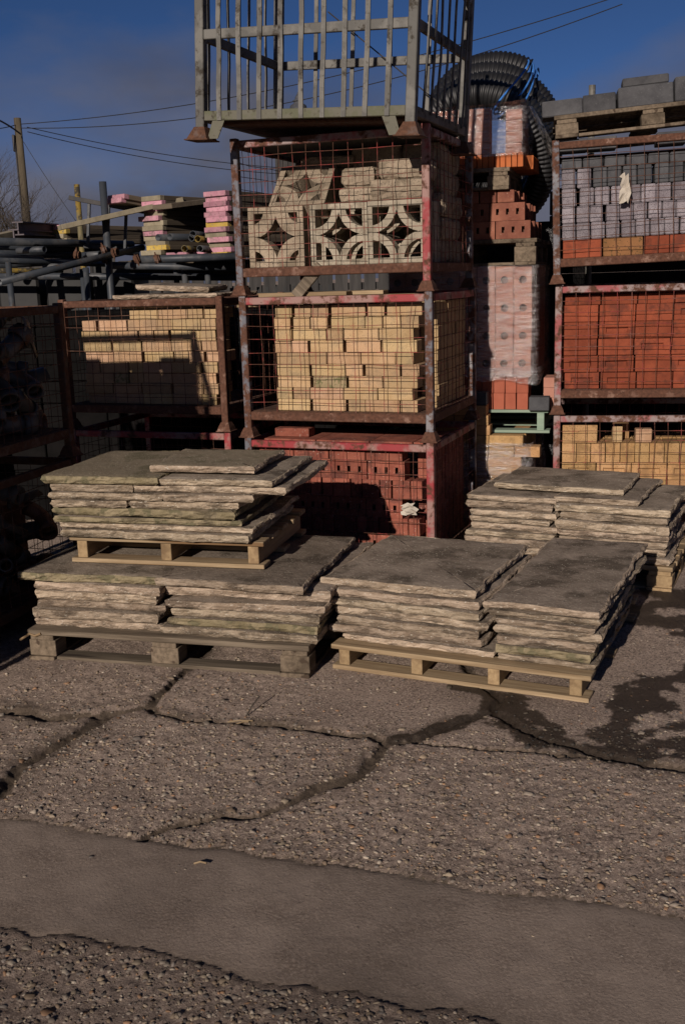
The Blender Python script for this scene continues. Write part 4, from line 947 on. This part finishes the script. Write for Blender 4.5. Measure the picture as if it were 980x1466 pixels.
for c, (xr, z) in enumerate(((.0, 1.8855), (-.035, 1.9935), (-.10, 2.1015))):
    h = .107 if c < 2 else .075; kd = 'slots' if c < 2 else 'plain'; l = .213 if c < 2 else .105
    x = xr
    for k in range(4 if c < 2 else 6): brick(XG, x-l/2, .01+.033, z, l-.002, .066, h, M_BROWNB, 'brown-red %s brick, %s row in the gap, %s from the tube coil' % (kd.replace('slots', 'slotted'), ('lower', 'middle', 'upper')[c], NTH[k]), gg, kind=kd, jit=.01); x -= l+.004
    y = .08
    for k in range(7): brick(XG, xr-.107+J(.01)+(.02 if k % 2 else 0), y+.033, z, .213, .066, h, M_BROWNB, 'brown-red side brick, %s row in the gap, %s going back' % (('lower', 'middle', 'upper')[c], NTH[k]), gg, jit=.01); y += .07+rng.uniform(0, .02)
pallet('pallet', XG @ T(-.93, -.02, 2.1775), .80, .75, .13, 'small dark pallet under the orange tiles in the gap', 'b', M_WOODGY, M_WOODGY)
row(XG, -.90, -.02, .02, 2.3085, .034, .085, .2, M_TILE, 'orange clay tile on edge under the topmost wrapped bricks, %s along', 'orange tiles in the gap', jit=.004, gap=.002, name='clay_tile', cat='clay tile')
for k in range(12): brick(XG, -.11, .24+.02+k*.036, 2.3085, .2, .034, .085, M_TILE, 'orange clay tile on the side under the topmost wrapped bricks, %s back' % NTH[k], 'orange tiles in the gap', jit=.01, name='clay_tile', cat='clay tile')
pk = empty('wrapped_brick_pack', XG @ T(-.90, .02, 2.394), 'topmost film-wrapped pack of pink bricks before the black coil', 'brick pack', 'film-wrapped packs')
for c in range(4):
    row(Matrix(), .0, .86, .0, c*.066, .215, .066, .1, M_PINKB, None, None, jit=.004, gap=.004, parent=pk)
    for k in range(3): brick(Matrix(), .83-.05, .11+.11+k*.22, c*.066, .1, .215, .066, M_PINKB, None, None, parent=pk)
film_shell(.845, .75, .285, 29, pk, T(0, 0, -.02), amp=.02, nz_=10)
b = MB(); N1 = 14; vs = [(x_, y_, .268+.03*vnoise(np.array([x_*9.]), np.array([y_*9.]), 2)[0]) for y_ in np.linspace(-.01, .76, N1) for x_ in np.linspace(-.01, .86, N1)]
b.add(vs, [(j*N1+i, j*N1+i+1, (j+1)*N1+i+1, (j+1)*N1+i) for j in range(N1-1) for i in range(N1-1)]); b.build('film', M_FILM, pk, None, True)
# torn film hanging at the side
b = MB(); vs = []; nn_ = 10
for j in range(16):
    for i in range(nn_):
        s_ = j/15; q = i/(nn_-1); vs.append((.86+.17*math.sin(s_*1.3)+.02*vnoise(np.array([i*1.5]), np.array([j*.7]), 8)[0]+.05*q*s_, .06+.32*q*(1-.55*s_)+.02*vnoise(np.array([i*.9]), np.array([j*.9]), 18)[0], .27-.46*s_+.04*q))
b.add(vs, [(j*nn_+i, j*nn_+i+1, (j+1)*nn_+i+1, (j+1)*nn_+i) for j in range(15) for i in range(nn_-1)]); b.build('torn_film', film('dusty_film', (.30, .28, .27), .9, .3, 30, 1.5), pk, None, True)
# black-wrapped pack behind carrying the coil
XK = frame(1.13, 7.62, 0, -.22)
bp = empty('black_wrapped_pack', XK, 'tall pack in crinkled black film behind the gap', 'pack')
b = MB(); nn_ = 30; vs = []; hh = 2.02
for j in range(41):
    for i in range(nn_*4):
        s_, q = divmod(i, nn_); q /= nn_; x_, y_ = [(-.55+q, 0), (.45, q*.8), (.45-q, .8), (-.55, .8-q*.8)][s_]
        o_ = .035*(vnoise(np.array([i*.33]), np.array([j*.8]), 77)[0]-.5)
        vs.append((x_+o_, y_+o_, hh*j/40))
n4 = nn_*4; b.add(vs, [(j*n4+i, j*n4+(i+1) % n4, (j+1)*n4+(i+1) % n4, (j+1)*n4+i) for j in range(40) for i in range(n4)]+[tuple(range(40*n4, 41*n4))])
b.build('wrap', M_FILMB, bp, None, True); 
# corrugated black coil
def coil():
    R, r0, turns, M_ = .43, .095, 4, 400; N = M_*turns; n = 14
    cen = aty(697, 208, 7.75)
    ax = Vector((-.34, -.84, -.42)).normalized(); uu = Vector((0, 0, 1)).cross(ax).normalized(); vv = ax.cross(uu)
    vs = []; prof = (1.0, 1.0, .90, .90)
    for i in range(N+1):
        a = 2*math.pi*i/M_+1.0; k = i/M_
        rad = (uu*math.cos(a)+vv*math.sin(a)); c0 = cen+rad*(R+.022*math.sin(k*5.3))+ax*((k-turns/2)*.19+.02*math.sin(k*9))
        for q in range(n):
            t2 = 2*math.pi*q/n; vs.append(c0+(rad*math.cos(t2)+ax*math.sin(t2))*r0*prof[i % 4])
    fs = [(i*n+q, i*n+(q+1) % n, (i+1)*n+(q+1) % n, (i+1)*n+q) for i in range(N) for q in range(n)]
    b = MB(); b.add(vs, fs); o = b.build('drain_pipe_coil', M_POLY, None, None, True); tag(o, 'big upright coil of black corrugated drain pipe', 'pipe coil')
    b = MB()
    for th, w_ in ((-.72, 0), (-.64, .01), (-.52, .0)):
        a = math.atan2((Vector((0, 0, 1))).dot(vv), Vector((0, 0, 1)).dot(uu)); a = a+th*(1 if (uu*math.cos(a+th)+vv*math.sin(a+th)).x > 0 else -1)
        rad = uu*math.cos(a)+vv*math.sin(a)
        P_ = [cen+rad*(R+.005+(.115+w_)*math.cos(2*math.pi*q/24))+ax*(.47*math.sin(2*math.pi*q/24)-.02)+uu*.03*math.sin(4*math.pi*q/24+th*9) for q in range(25)]
        b.tube(P_, .007, 6)
    tag(b.build('blue_rope', M_ROPE, None, None, True), 'blue rope tied round the black pipe coil', 'rope')
coil()

# ------------------------------------------------------------------ pipe pieces in the dark cages
gpipe = 'pipe pieces in the dark cages'
shapes = ['grey half-round gutter offcut', 'short grey pipe with a collar', 'curved grey pipe elbow', 'brown pipe elbow']
pcount = {}
def pipe_piece(X, k, where):
    b = MB(); r = rng.uniform(.04, .06)
    if k == 0: b.pipe([(-.10, 0, 0), (0, 0, 0), (.10, 0, 0)], r, .008, 14)
    elif k == 1: b.pipe([(-.11, 0, 0), (.06, 0, 0)], r*.8, .008, 14); b.pipe([(.055, 0, 0), (.12, 0, 0)], r, .008, 14)
    else: b.pipe([(.11*math.cos(t), .11*math.sin(t), 0) for t in np.linspace(0, 1.7, 7)], r*.85, .008, 12); b.pipe([(.11, -.05, 0), (.11, .0, 0)], r*1.02, .01, 12)
    if k == 0: b.f = [f for f in b.f if sum(b.v[i][2] for i in f)/len(f) > -.004]; b.mi = [0]*len(b.f)
    o = b.build('pipe_piece', M_TERRA if k == 3 else M_CERAM, None, X, True)
    return tag(o, shapes[k]+' '+where, 'pipe piece', gpipe)
for XX, where, nrow in ((XD2, 'in the upper dark cage', 6), (XD1, 'in the lower dark cage', 5)):
    for c in range(nrow):
        for q in range(6 if XX is XD2 else 4):
            xq = .13+q*.172+(.08 if c % 2 else 0) if XX is XD2 else .2+q*.22
            if xq > CW-.10: continue
            pipe_piece(XX @ T(xq, .13+abs(J(.05)), .205+c*.098, J(.7), J(.6), J(.7)), rng.choice([0, 0, 1, 1, 2, 2, 3]), where+', tier %s, %s along' % (NUM[c], NTH[q]))
b = MB()
for i in range(4):
    for j in range(3): b.box(.07+i*.25, .07+i*.25+.22, .28+j*.2, .28+j*.2+.19, .152, .60+J(.06), .02)
tag(b.build('pipe_heap', M_TERRA, None, XD2), 'dark heap of pipe pieces deep in the upper dark cage', 'pipe heap'); 
b2 = MB(); b2.v, b2.f, b2.mi = list(b.v), list(b.f), list(b.mi); tag(b2.build('pipe_heap', M_TERRA, None, XD1), 'dark heap of pipe pieces deep in the lower dark cage', 'pipe heap')
row(XL1, .06, 1.08, .08, .1505, .215, .1, .1, M_BROWNB, 'shaded brown brick, lower row in the red-railed cage, %s along', 'bricks in the shaded cage')
row(XL1, .06, 1.08, .08, .2505, .215, .1, .1, M_BROWNB, 'shaded brown brick, upper row in the red-railed cage, %s along', 'bricks in the shaded cage')

# ------------------------------------------------------------------ scaffold store behind on the left
def board(P0, yaw, L, end, label, n_=1, w_=.225, t=.038, pitch=0., wood=None):
    X = Matrix.Translation(P0) @ Matrix.Rotation(yaw, 4, 'Z') @ Matrix.Rotation(pitch, 4, 'X')
    r = empty('scaffold_board', X, label, 'scaffold board', 'scaffold boards')
    MB().box(0, w_, .05, L, 0, t, .003).build('plank', wood or M_BOARD, r)
    MB().box(-.001, w_+.001, 0, .0495, -.0005, t+.0005, .003).build('painted_end' if end is not M_BOARDEND else 'bare_end', end, r)
    return r
YAWB = -.62
def board_pile(px0, py0, Y, ends, where, jit=.02, L=2.2):
    P = aty(px0, py0, Y)
    for i, e in enumerate(ends):
        cn = {id(M_PINK): 'pink', id(M_YEL): 'yellow', id(M_BOARDEND): 'bare'}[id(e)]
        board(P+Vector((J(jit)+(.0), J(jit), i*.0385)), YAWB+J(.03), L, e, '%s-ended scaffold board, %s %s' % (cn, ordw(i, len(ends)), where))
PK, YL, WD = M_PINK, M_YEL, M_BOARDEND
board_pile(206, 366, 8.9, [WD, YL, WD, WD, PK, WD, WD, PK, WD, PK, PK, WD], 'of the pile beside the scaffold tubes', .03)
board_pile(298, 369, 8.6, [YL, PK, WD, PK, WD, PK, YL, PK, PK, PK, PK, PK, PK], 'of the pile behind the screen block cage', .02)
board_pile(70, 349, 9.6, [WD, WD, YL, PK], 'of the low pile under the utility pole', .02)
for k in range(2): board(aty(238+k*24, 369, 8.75)+Vector((0, 0, .002*k)), YAWB, 1.5, PK, 'pink-ended scaffold board lying flat, %s between the piles' % ('first', 'second')[k])
for k in range(2): board(aty(150+k*4, 292-k*5, 8.9), -.75, 1.55, PK, 'pink-ended scaffold board, %s of two jutting high into the sky' % ('lower', 'upper')[k], pitch=-.12)
P0, P1 = aty(86, 326, 8.6), aty(258, 287, 9.0); dv = P1-P0
def plank_between(P0, P1, w_, t, mat, label, name='scaffold_board', cat='scaffold board'):
    dv = P1-P0; X = Matrix.Translation(P0) @ dv.to_track_quat('X', 'Z').to_matrix().to_4x4()
    return tag(MB().box(0, dv.length, -w_/2, w_/2, -t/2, t/2, .003).build(name, mat, None, X), label, cat)
plank_between(P0, P1, .2, .04, M_BOARDEND, 'long pale scaffold board propped at a slant above the tubes')
plank_between(aty(232, 296, 8.7), aty(330, 284, 9.3), .225, .04, M_BOARD, 'scaffold board bridging the two pink-ended piles')
def tube(P0, P1, label, r=.0242, mat=M_TUBE, end=None):
    dv = P1-P0; X = Matrix.Translation(P0) @ dv.to_track_quat('Z', 'Y').to_matrix().to_4x4(); b = MB(); L = dv.length
    b.pipe([(0, 0, 0), (0, 0, L*.5), (0, 0, L)], r, .004, 12)
    o = b.build('scaffold_tube', mat, None, X, True); return tag(o, label, 'scaffold tube', 'scaffold tubes')
def upright(px, ytop, Y, label, mat=M_TUBE, r=.0242):
    P = aty(px, ytop, Y); return tube(Vector((P.x, P.y, -.05)), P, label, r, mat)
upright(147, 260, 8.8, 'tall blue-grey scaffold tube standing beside the ladder frame', r=.030)
upright(110, 264, 9.3, 'upright scaffold tube with flaking yellow paint', M_TUBEY)
upright(12, 375, 8.4, 'upright scaffold tube under the tube heap')
upright(118, 385, 9.0, 'upright scaffold tube with a yellow top before the fence', M_TUBE)
upright(123, 383, 8.7, 'upright scaffold tube paired with another before the fence')
upright(252, 385, 9.2, 'upright scaffold tube under the first board pile'); upright(264, 385, 9.0, 'dark upright tube under the first board pile'); upright(297, 390, 9.0, 'upright scaffold tube under the second board pile')
tube(aty(-40, 345, 8.2), aty(190, 350, 9.4), 'long dark scaffold tube at the top of the tube heap', .030)
tube(aty(-40, 372, 8.2), aty(150, 378, 9.3), 'scaffold tube in the middle of the tube heap')
tube(aty(26, 359, 8.7), aty(64, 357, 8.55), 'short scaffold tube with a yellow end in the heap', .026, M_TUBE)
tube(aty(110, 366, 8.9), aty(144, 364, 8.7), 'short scaffold tube with an open end beside the blue-grey upright', .026)
tube(aty(0, 404, 7.9), aty(205, 354, 9.0), 'long slanting scaffold tube across the tube heap', .027)
tube(aty(62, 382, 8.8), aty(100, 380, 8.8), 'short pale scaffold tube low in the heap')
tube(aty(-30, 388, 8.6), aty(90, 387, 9.0), 'yellowish scaffold tube low in the heap', .02, M_TUBEY)
tube(aty(194, 372, 8.35), aty(345, 367, 8.35), 'horizontal scaffold tube carrying the board piles', .030)
tube(aty(160, 380, 8.9), aty(345, 383, 8.9), 'second horizontal tube under the board piles', .030)
tube(aty(-40, 395, 9.2), aty(345, 397, 9.2), 'dark horizontal tube low before the fence', .030)
for i, (x0, y0, x1, y1, Y0) in enumerate([(226, 340, 262, 330, 8.45), (243, 339, 281, 341, 8.45), (274, 341, 300, 338, 8.5), (276, 335, 302, 337, 8.5), (283, 342, 302, 342, 8.5), (264, 356, 300, 355, 8.5), (286, 356, 303, 356, 8.4)]):
    P0 = aty(x0, y0, Y0); P1 = P0+Vector((.35, .55, .0)) if i < 2 else P0+Vector((.10, .6, 0))
    tube(P0, P1, 'open-ended scaffold tube, %s of the bundle between the board piles' % ('first', 'second', 'third', 'fourth', 'fifth', 'sixth', 'seventh')[i], .026, M_TUBEY if i in (4, 5) else M_TUBE)
# couplers
for i, (x_, y_, Y_) in enumerate([(149, 358, 8.72), (165, 361, 8.65), (148, 370, 8.72), (196, 371, 8.33), (225, 371, 8.33), (111, 365, 8.7)]):
    b = MB(); b.pipe([(-.022, 0, 0), (.022, 0, 0)], .032, .006, 10); b.box(-.010, .010, -.042, -.028, -.03, .03, .003); b.tube([(0, -.036, -.045), (0, -.036, .045)], .006, 6)
    tag(b.build('scaffold_coupler', M_DARKRUST, None, Matrix.Translation(aty(x_, y_, Y_)) @ Euler((J(.5), J(.5), J(.5))).to_matrix().to_4x4()), 'rusty scaffold coupler clamped on the tubes, %s along the heap' % ('third', 'fourth', 'second', 'fifth', 'sixth', 'first')[i], 'coupler', 'scaffold couplers')
# ladder frame
lf = empty('ladder_frame', Matrix(), 'dark steel ladder frame propped beside the blue-grey tube', 'ladder frame')
P0, P1 = aty(99, 283, 8.95), aty(206, 303, 9.0)
def pb(name, P0, P1, w_, t, mat, par):
    dv = P1-P0; X = Matrix.Translation(P0) @ dv.to_track_quat('X', 'Z').to_matrix().to_4x4()
    return MB().box(0, dv.length, -w_/2, w_/2, -t/2, t/2, .002).build(name, mat, par, X)
pb('top_rail', P0, P1, .04, .035, M_DARKSTEEL, lf)
for x_, y0, y1 in ((128, 290, 350), (156, 294, 352), (181, 299, 356)): pb('upright', aty(x_, y0, 8.97), aty(x_-2, y1, 8.97), .035, .022, M_TUBE, lf)
pb('bottom_rail', aty(120, 352, 8.97), aty(200, 358, 9.0), .04, .035, M_DARKSTEEL, lf)
# steel beams, left
for i, (y_, x0, x1) in enumerate([(327, 26, 78), (338, 20, 76)]):
    P0, P1 = aty(x0, y_, 9.0), aty(x1, y_+3, 9.6); dv = P1-P0; X = Matrix.Translation(P0) @ dv.to_track_quat('X', 'Z').to_matrix().to_4x4(); b = MB(); L = dv.length
    b.box(0, L, -.05, .05, .045, .055); b.box(0, L, -.05, .05, -.055, -.045); b.box(0, L, -.006, .006, -.0449, .0449)
    tag(b.build('steel_beam', plain('purple_steel%d' % i, (.075, .062, .07), (.12, .10, .11), 6, .6, .2), None, X), 'short purple-grey steel beam, %s of two on the tube heap' % ('upper', 'lower')[i], 'steel beam', 'steel beams')
plank_between(aty(-30, 345, 9.0), aty(25, 333, 9.4), .12, .05, M_BOARDEND, 'pale timber end beside the purple-grey beams', 'timber', 'timber')
# black filler heap added where the rack lies in deep shade
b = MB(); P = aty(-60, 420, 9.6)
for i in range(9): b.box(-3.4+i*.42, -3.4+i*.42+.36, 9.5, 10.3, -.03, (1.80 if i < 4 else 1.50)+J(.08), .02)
tag(b.build('filler_heap', M_CABLE), 'added black filler heap darkening the space behind the scaffold rack', 'filler heap')
b = MB()
# fence with palings behind
fn = empty('fence', T(-9, 15, 0), 'pale boarded fence behind the scaffold store', 'fence')
for i in range(60): MB().box(i*.2, i*.2+.165+J(.01), J(.01), .02, -.05, 2.0+J(.03), .003).build('paling', M_FENCE, fn)
MB().box(0, 12, .035, .08, .5, .6).build('rail', M_FENCE, fn); MB().box(0, 12, .035, .08, 1.5, 1.6).build('rail', M_FENCE, fn)
fr_ = empty('railing', T(-4.6, 12, 0), 'low black railing in front of the pale fence', 'railing')
MB().box(0, 4.6, 0, .03, 1.5, 1.54).build('top_rail', M_CABLE, fr_)
for i in range(46): MB().box(i*.1+.02, i*.1+.05, -.001, .029, -.05, 1.6).build('baluster', M_CABLE, fr_)

# ------------------------------------------------------------------ utility pole, cables, bare tree, turret
pb0 = aty(36, 340, 38.); pt = aty(25, 169, 38.); X = T(pt.x, 38, 0)
po = empty('utility_pole', X, 'weathered wooden utility pole beyond the scaffold store', 'utility pole'); top = pt.z
b = MB(); b.tube([(0, 0, -.1), (0, 0, top*.5), (0, 0, top)], [.16, .145, .12], 14); b.build('shaft', M_POLE, po, None, True)
MB().box(-.20, -.11, -.16, .0, top-1.1, top-.55, .02).build('junction_box', M_DARKSTEEL, po)
for k in range(7):
    z_ = top-2.2-k*.45; s_ = 1 if k % 2 else -1; b = MB(); b.tube([(s_*.10, -.02, z_), (s_*.30, -.06, z_)], .014, 6); b.build('step_iron', M_DARKSTEEL, po)
b = MB(); b.tube([(-.10, -.13, .5), (-.10, -.12, top*.5), (-.12, -.10, top-.6)], .03, 6); b.build('conduit', M_DARKSTEEL, po)
def cable(P0, P1, sag, label, r=.014):
    n = 24; pts = [P0.lerp(P1, k/n)-Vector((0, 0, sag*4*(k/n)*(1-k/n))) for k in range(n+1)]
    b = MB(); b.tube(pts, r, 5); tag(b.build('overhead_cable', M_CABLE), label, 'cable', 'overhead cables')
hk = aty(26, 178, 38.)
cable(hk, aty(880, -4, 30.), .55, 'upper overhead cable rising from the utility pole across the barred crate')
cable(hk-Vector((0, 0, .12)), aty(890, 6, 30.), .85, 'lower overhead cable rising from the utility pole across the barred crate')
cable(hk+Vector((.3, 0, -.1)), aty(450, 243, 45.), .25, 'upper cable falling from the pole behind the screen block cage')
cable(hk+Vector((.3, 0, -.25)), aty(450, 251, 45.), .3, 'lower cable falling from the pole behind the screen block cage')
cable(aty(34, 203, 38.), aty(130, 345, 36.), .1, 'steep cable dropping from the utility pole to the scaffold store', .010)
cable(hk, aty(-120, 163, 34.), .3, 'cable leaving the pole away from the stacks'); cable(aty(30, 192, 38.), aty(-120, 176, 30.), -.5, 'thick looping cable leaving the pole low', .03)
# bare trees
def tree(base, H, seed, label, spread=1.):
    r = random.Random(seed); tro = empty('bare_tree', Matrix.Translation(base), label, 'tree', 'bare trees'); tk = MB(); cw = MB()
    def br(p, d, L, rad, lev):
        pts = [p]; n = 4; q = p.copy(); dd_ = d.copy(); tips = []
        for k in range(n):
            dd_ = (dd_+Vector((r.uniform(-1, 1), r.uniform(-1, 1), r.uniform(-.4, .8)))*.20).normalized(); q = q+dd_*(L/n); pts.append(q.copy()); tips.append((q.copy(), dd_.copy()))
        (tk if lev == 0 else cw).tube(pts, [rad*(1-.5*k/n) for k in range(n+1)], 6 if lev < 2 else 3, False)
        if lev < 5:
            for (q_, d_) in tips[1 if lev else 0:]:
                for _ in range(2 if lev else 3):
                    nd_ = (d_+Vector((r.uniform(-1, 1)*spread, r.uniform(-1, 1)*spread, r.uniform(-.3, .7)))*.85).normalized()
                    if r.random() < (.95 if lev < 2 else .70): br(q_, nd_, L*r.uniform(.5, .75), rad*.45, lev+1)
    br(Vector((0, 0, -.1)), Vector((0, 0, 1)), H*.42, H*.018, 0)
    tk.build('trunk', M_BARK, tro, None, True); cw.build('crown', M_BARK, tro)
def tbase(px, Y): P = aty(px, 400, Y); return Vector((P.x, Y, 0))
tree(tbase(48, 33), 5.6, 4, 'bare twiggy tree behind the utility pole', 1.2)
tree(tbase(8, 31), 4.9, 9, 'bare twiggy tree away from the pole, at the heap of tubes', 1.2)
tree(tbase(84, 32), 3.9, 12, 'low bare shrub beside the yellow scaffold tube', 1.2)
# distant turret roof seen through the crate
P = aty(426, 131, 60.); tu = empty('turret', T(P.x, 60, 0), 'dark pointed turret roof with a finial far behind the barred crate', 'turret')
zt_ = P.z
b = MB(); prof = [(.0, zt_), (.05, zt_-.12), (.10, zt_-.20), (.16, zt_-.30), (.16, zt_-.38), (.30, zt_-.46), (.22, zt_-.58), (.42, zt_-.70), (.50, zt_-.95)]
n = 12; vs = [(rr*math.cos(2*math.pi*k/n), rr*math.sin(2*math.pi*k/n), z_) for rr, z_ in prof for k in range(n)]
b.add(vs, [(j*n+k, j*n+(k+1) % n, (j+1)*n+(k+1) % n, (j+1)*n+k) for j in range(len(prof)-1) for k in range(n)]); b.build('finial', M_SLATE, tu, None, True)
b = MB(); b.frustum(0, 0, zt_-3.0, zt_-.93, 1.5, .45); b.build('roof', M_SLATE, tu); MB().box(-1.3, 1.3, -1.3, 1.3, -.1, zt_-3.0).build('wall', M_FENCE, tu)

# the bricks behind the visible faces, as one mass
vs, fs, mi, ml = [], [], [], []
for me, M_ in HID:
    o_ = len(vs); vs += [tuple(M_ @ v.co) for v in me.vertices]; m0 = me.materials[0]
    if m0 not in ml: ml.append(m0)
    for p_ in me.polygons: fs.append(tuple(i+o_ for i in p_.vertices)); mi.append(ml.index(m0))
me = bpy.data.meshes.new('bricks'); me.from_pydata(vs, [], fs)
for m0 in ml: me.materials.append(m0)
me.polygons.foreach_set('material_index', mi)
tag(obj('inner_bricks', me), 'bricks stacked deeper in the cages, seen end-on through the side wires', 'bricks', None, 'stuff')
# black filler packs added so the rows behind read as deep shade
def store(x0, x1, y0, y1, H, label, mat, n, seed, yaw=0.):
    r = random.Random(seed); X = frame(x0, y0, 0, yaw); o = empty('filler_pack', X, label, 'stored pack', 'filler packs behind the stacks'); W_ = x1-x0; z = 0.
    while z < H-.05:
        h = r.uniform(.16, .26); h = min(h, H-z)
        for k in range(n):
            MB().box(W_*k/n+.004, W_*(k+1)/n-.004, r.uniform(0, .03), y1-y0, z, z+h-.004, .006).build('layer', mat, o)
        z += h
    return o
M_GLOOM = plain('black_shade_fill', (.005, .005, .005), (.010, .009, .009), 5, .95, .4, 20, .01, .2, spec=.04)  # near-black colour puts the shade of the gaps into the material
store(-2.6, -.75, 7.55, 8.2, 1.50, 'added black filler pack behind the rusty buff brick cage', M_GLOOM, 4, 1)
store(-4.0, -2.65, 6.9, 7.6, 1.72, 'added black filler pack behind the cages of pipe pieces', M_GLOOM, 4, 5)
store(-.62, .62, 7.35, 8.0, 1.50, 'added black filler pack behind the tallest stack', M_GLOOM, 4, 2)
store(1.72, 3.4, 7.95, 8.7, 2.30, 'added black filler pack behind the purple block cage', M_GLOOM, 4, 3)
for k in range(9):
    tag(MB().box(-.66+J(.04), .45+J(.1)-.08*(k % 3), 7.34+.09*(k % 3)+J(.01), 7.425+.09*(k % 3), 1.502+.03*(k//3), 1.53+.03*(k//3), .002).build('plank', M_WOODN), 'pale plank, tier %s, %s from the front, on the dark pack behind the tallest stack' % (NUM[k//3], NTH[k % 3]), 'plank', 'planks on the dark pack')

for i, (y_, Y_) in enumerate(((383, 9.6), (389, 9.9), (377, 9.7))):  # wide boards added to stand for the shade below the board piles
    plank_between(aty(186, y_, Y_), aty(352, y_-1, Y_+.3), .5, .05, M_BOARD, 'filler board added as shade under the pink-ended piles, %s' % ('middle', 'lowest', 'uppermost')[i])
for i, (x0, y0, x1, y1, Y0, Y1) in enumerate(((-40, 353, 130, 357, 9.0, 9.9), (-40, 362, 120, 366, 8.9, 9.9), (-30, 381, 140, 372, 8.8, 9.9), (-40, 366, 60, 371, 8.5, 9.3), (20, 350, 200, 362, 9.8, 10.0))):
    tube(aty(x0, y0, Y0), aty(x1, y1, Y1), 'dark scaffold tube lying in the heap, %s of the shaded ones' % NTH[i], .029)

slab(X1, .05, 1.075, .05, .915, .797, .022, 'dark sheet lying over the blocks under the barred grey crate', None, 0, 0, .006, 'filler_sheet', 'sheet', [M_DARKSTEEL, M_DARKSTEEL])  # sheet added to keep the gap below the crate dark
slab(X1, .57, .85, .40, .66, .655, .135, 'grey concrete block below the dark sheet under the barred crate', None, 0, 0, .012, 'concrete_block', 'concrete block', [M_CONC, M_CONC])

# twigs and straw in the cracks
for i, (x0, y0, x1, y1, z1) in enumerate(((326, 1035, 362, 1034, .006), (352, 1028, 372, 1014, .05), (338, 1038, 356, 1036, .008), (278, 1238, 296, 1241, .012), (560, 1188, 566, 1196, .010))):
    a_, b_ = atz(x0, y0, 0), atz(x1, y1, 0); b = MB(); b.tube([a_+Vector((0, 0, .004)), a_.lerp(b_, .5)+Vector((0, .004, .004+z1*.6)), b_+Vector((0, 0, z1))], .0032, 5)
    tag(b.build('twig', M_WOODN if i != 1 else M_BARK), '%s on the concrete yard' % ('straight pale stick in the long crack', 'dark twig sticking up from the long crack', 'short pale stick in the long crack', 'pale stick on the smooth strip', 'tiny pale splinter on the pebbly concrete')[i], 'twig', 'twigs on the ground')

for k, (x0, x1, z_, t_) in enumerate(((.32, .83, .152, .30), (.34, .82, .4535, .33), (.86, 1.06, .6535, .14))):
    slab(X1, x0, x1, .68 if k < 2 else .42, .90, z_, t_, ('broad grey concrete block low at the back of the screen block cage', 'broad grey concrete block high at the back of the screen block cage', 'grey concrete block under the dark sheet by the red corner post')[k], gsb, 0, 0, .012, 'concrete_block', 'concrete block', [M_CONC, M_CONC])
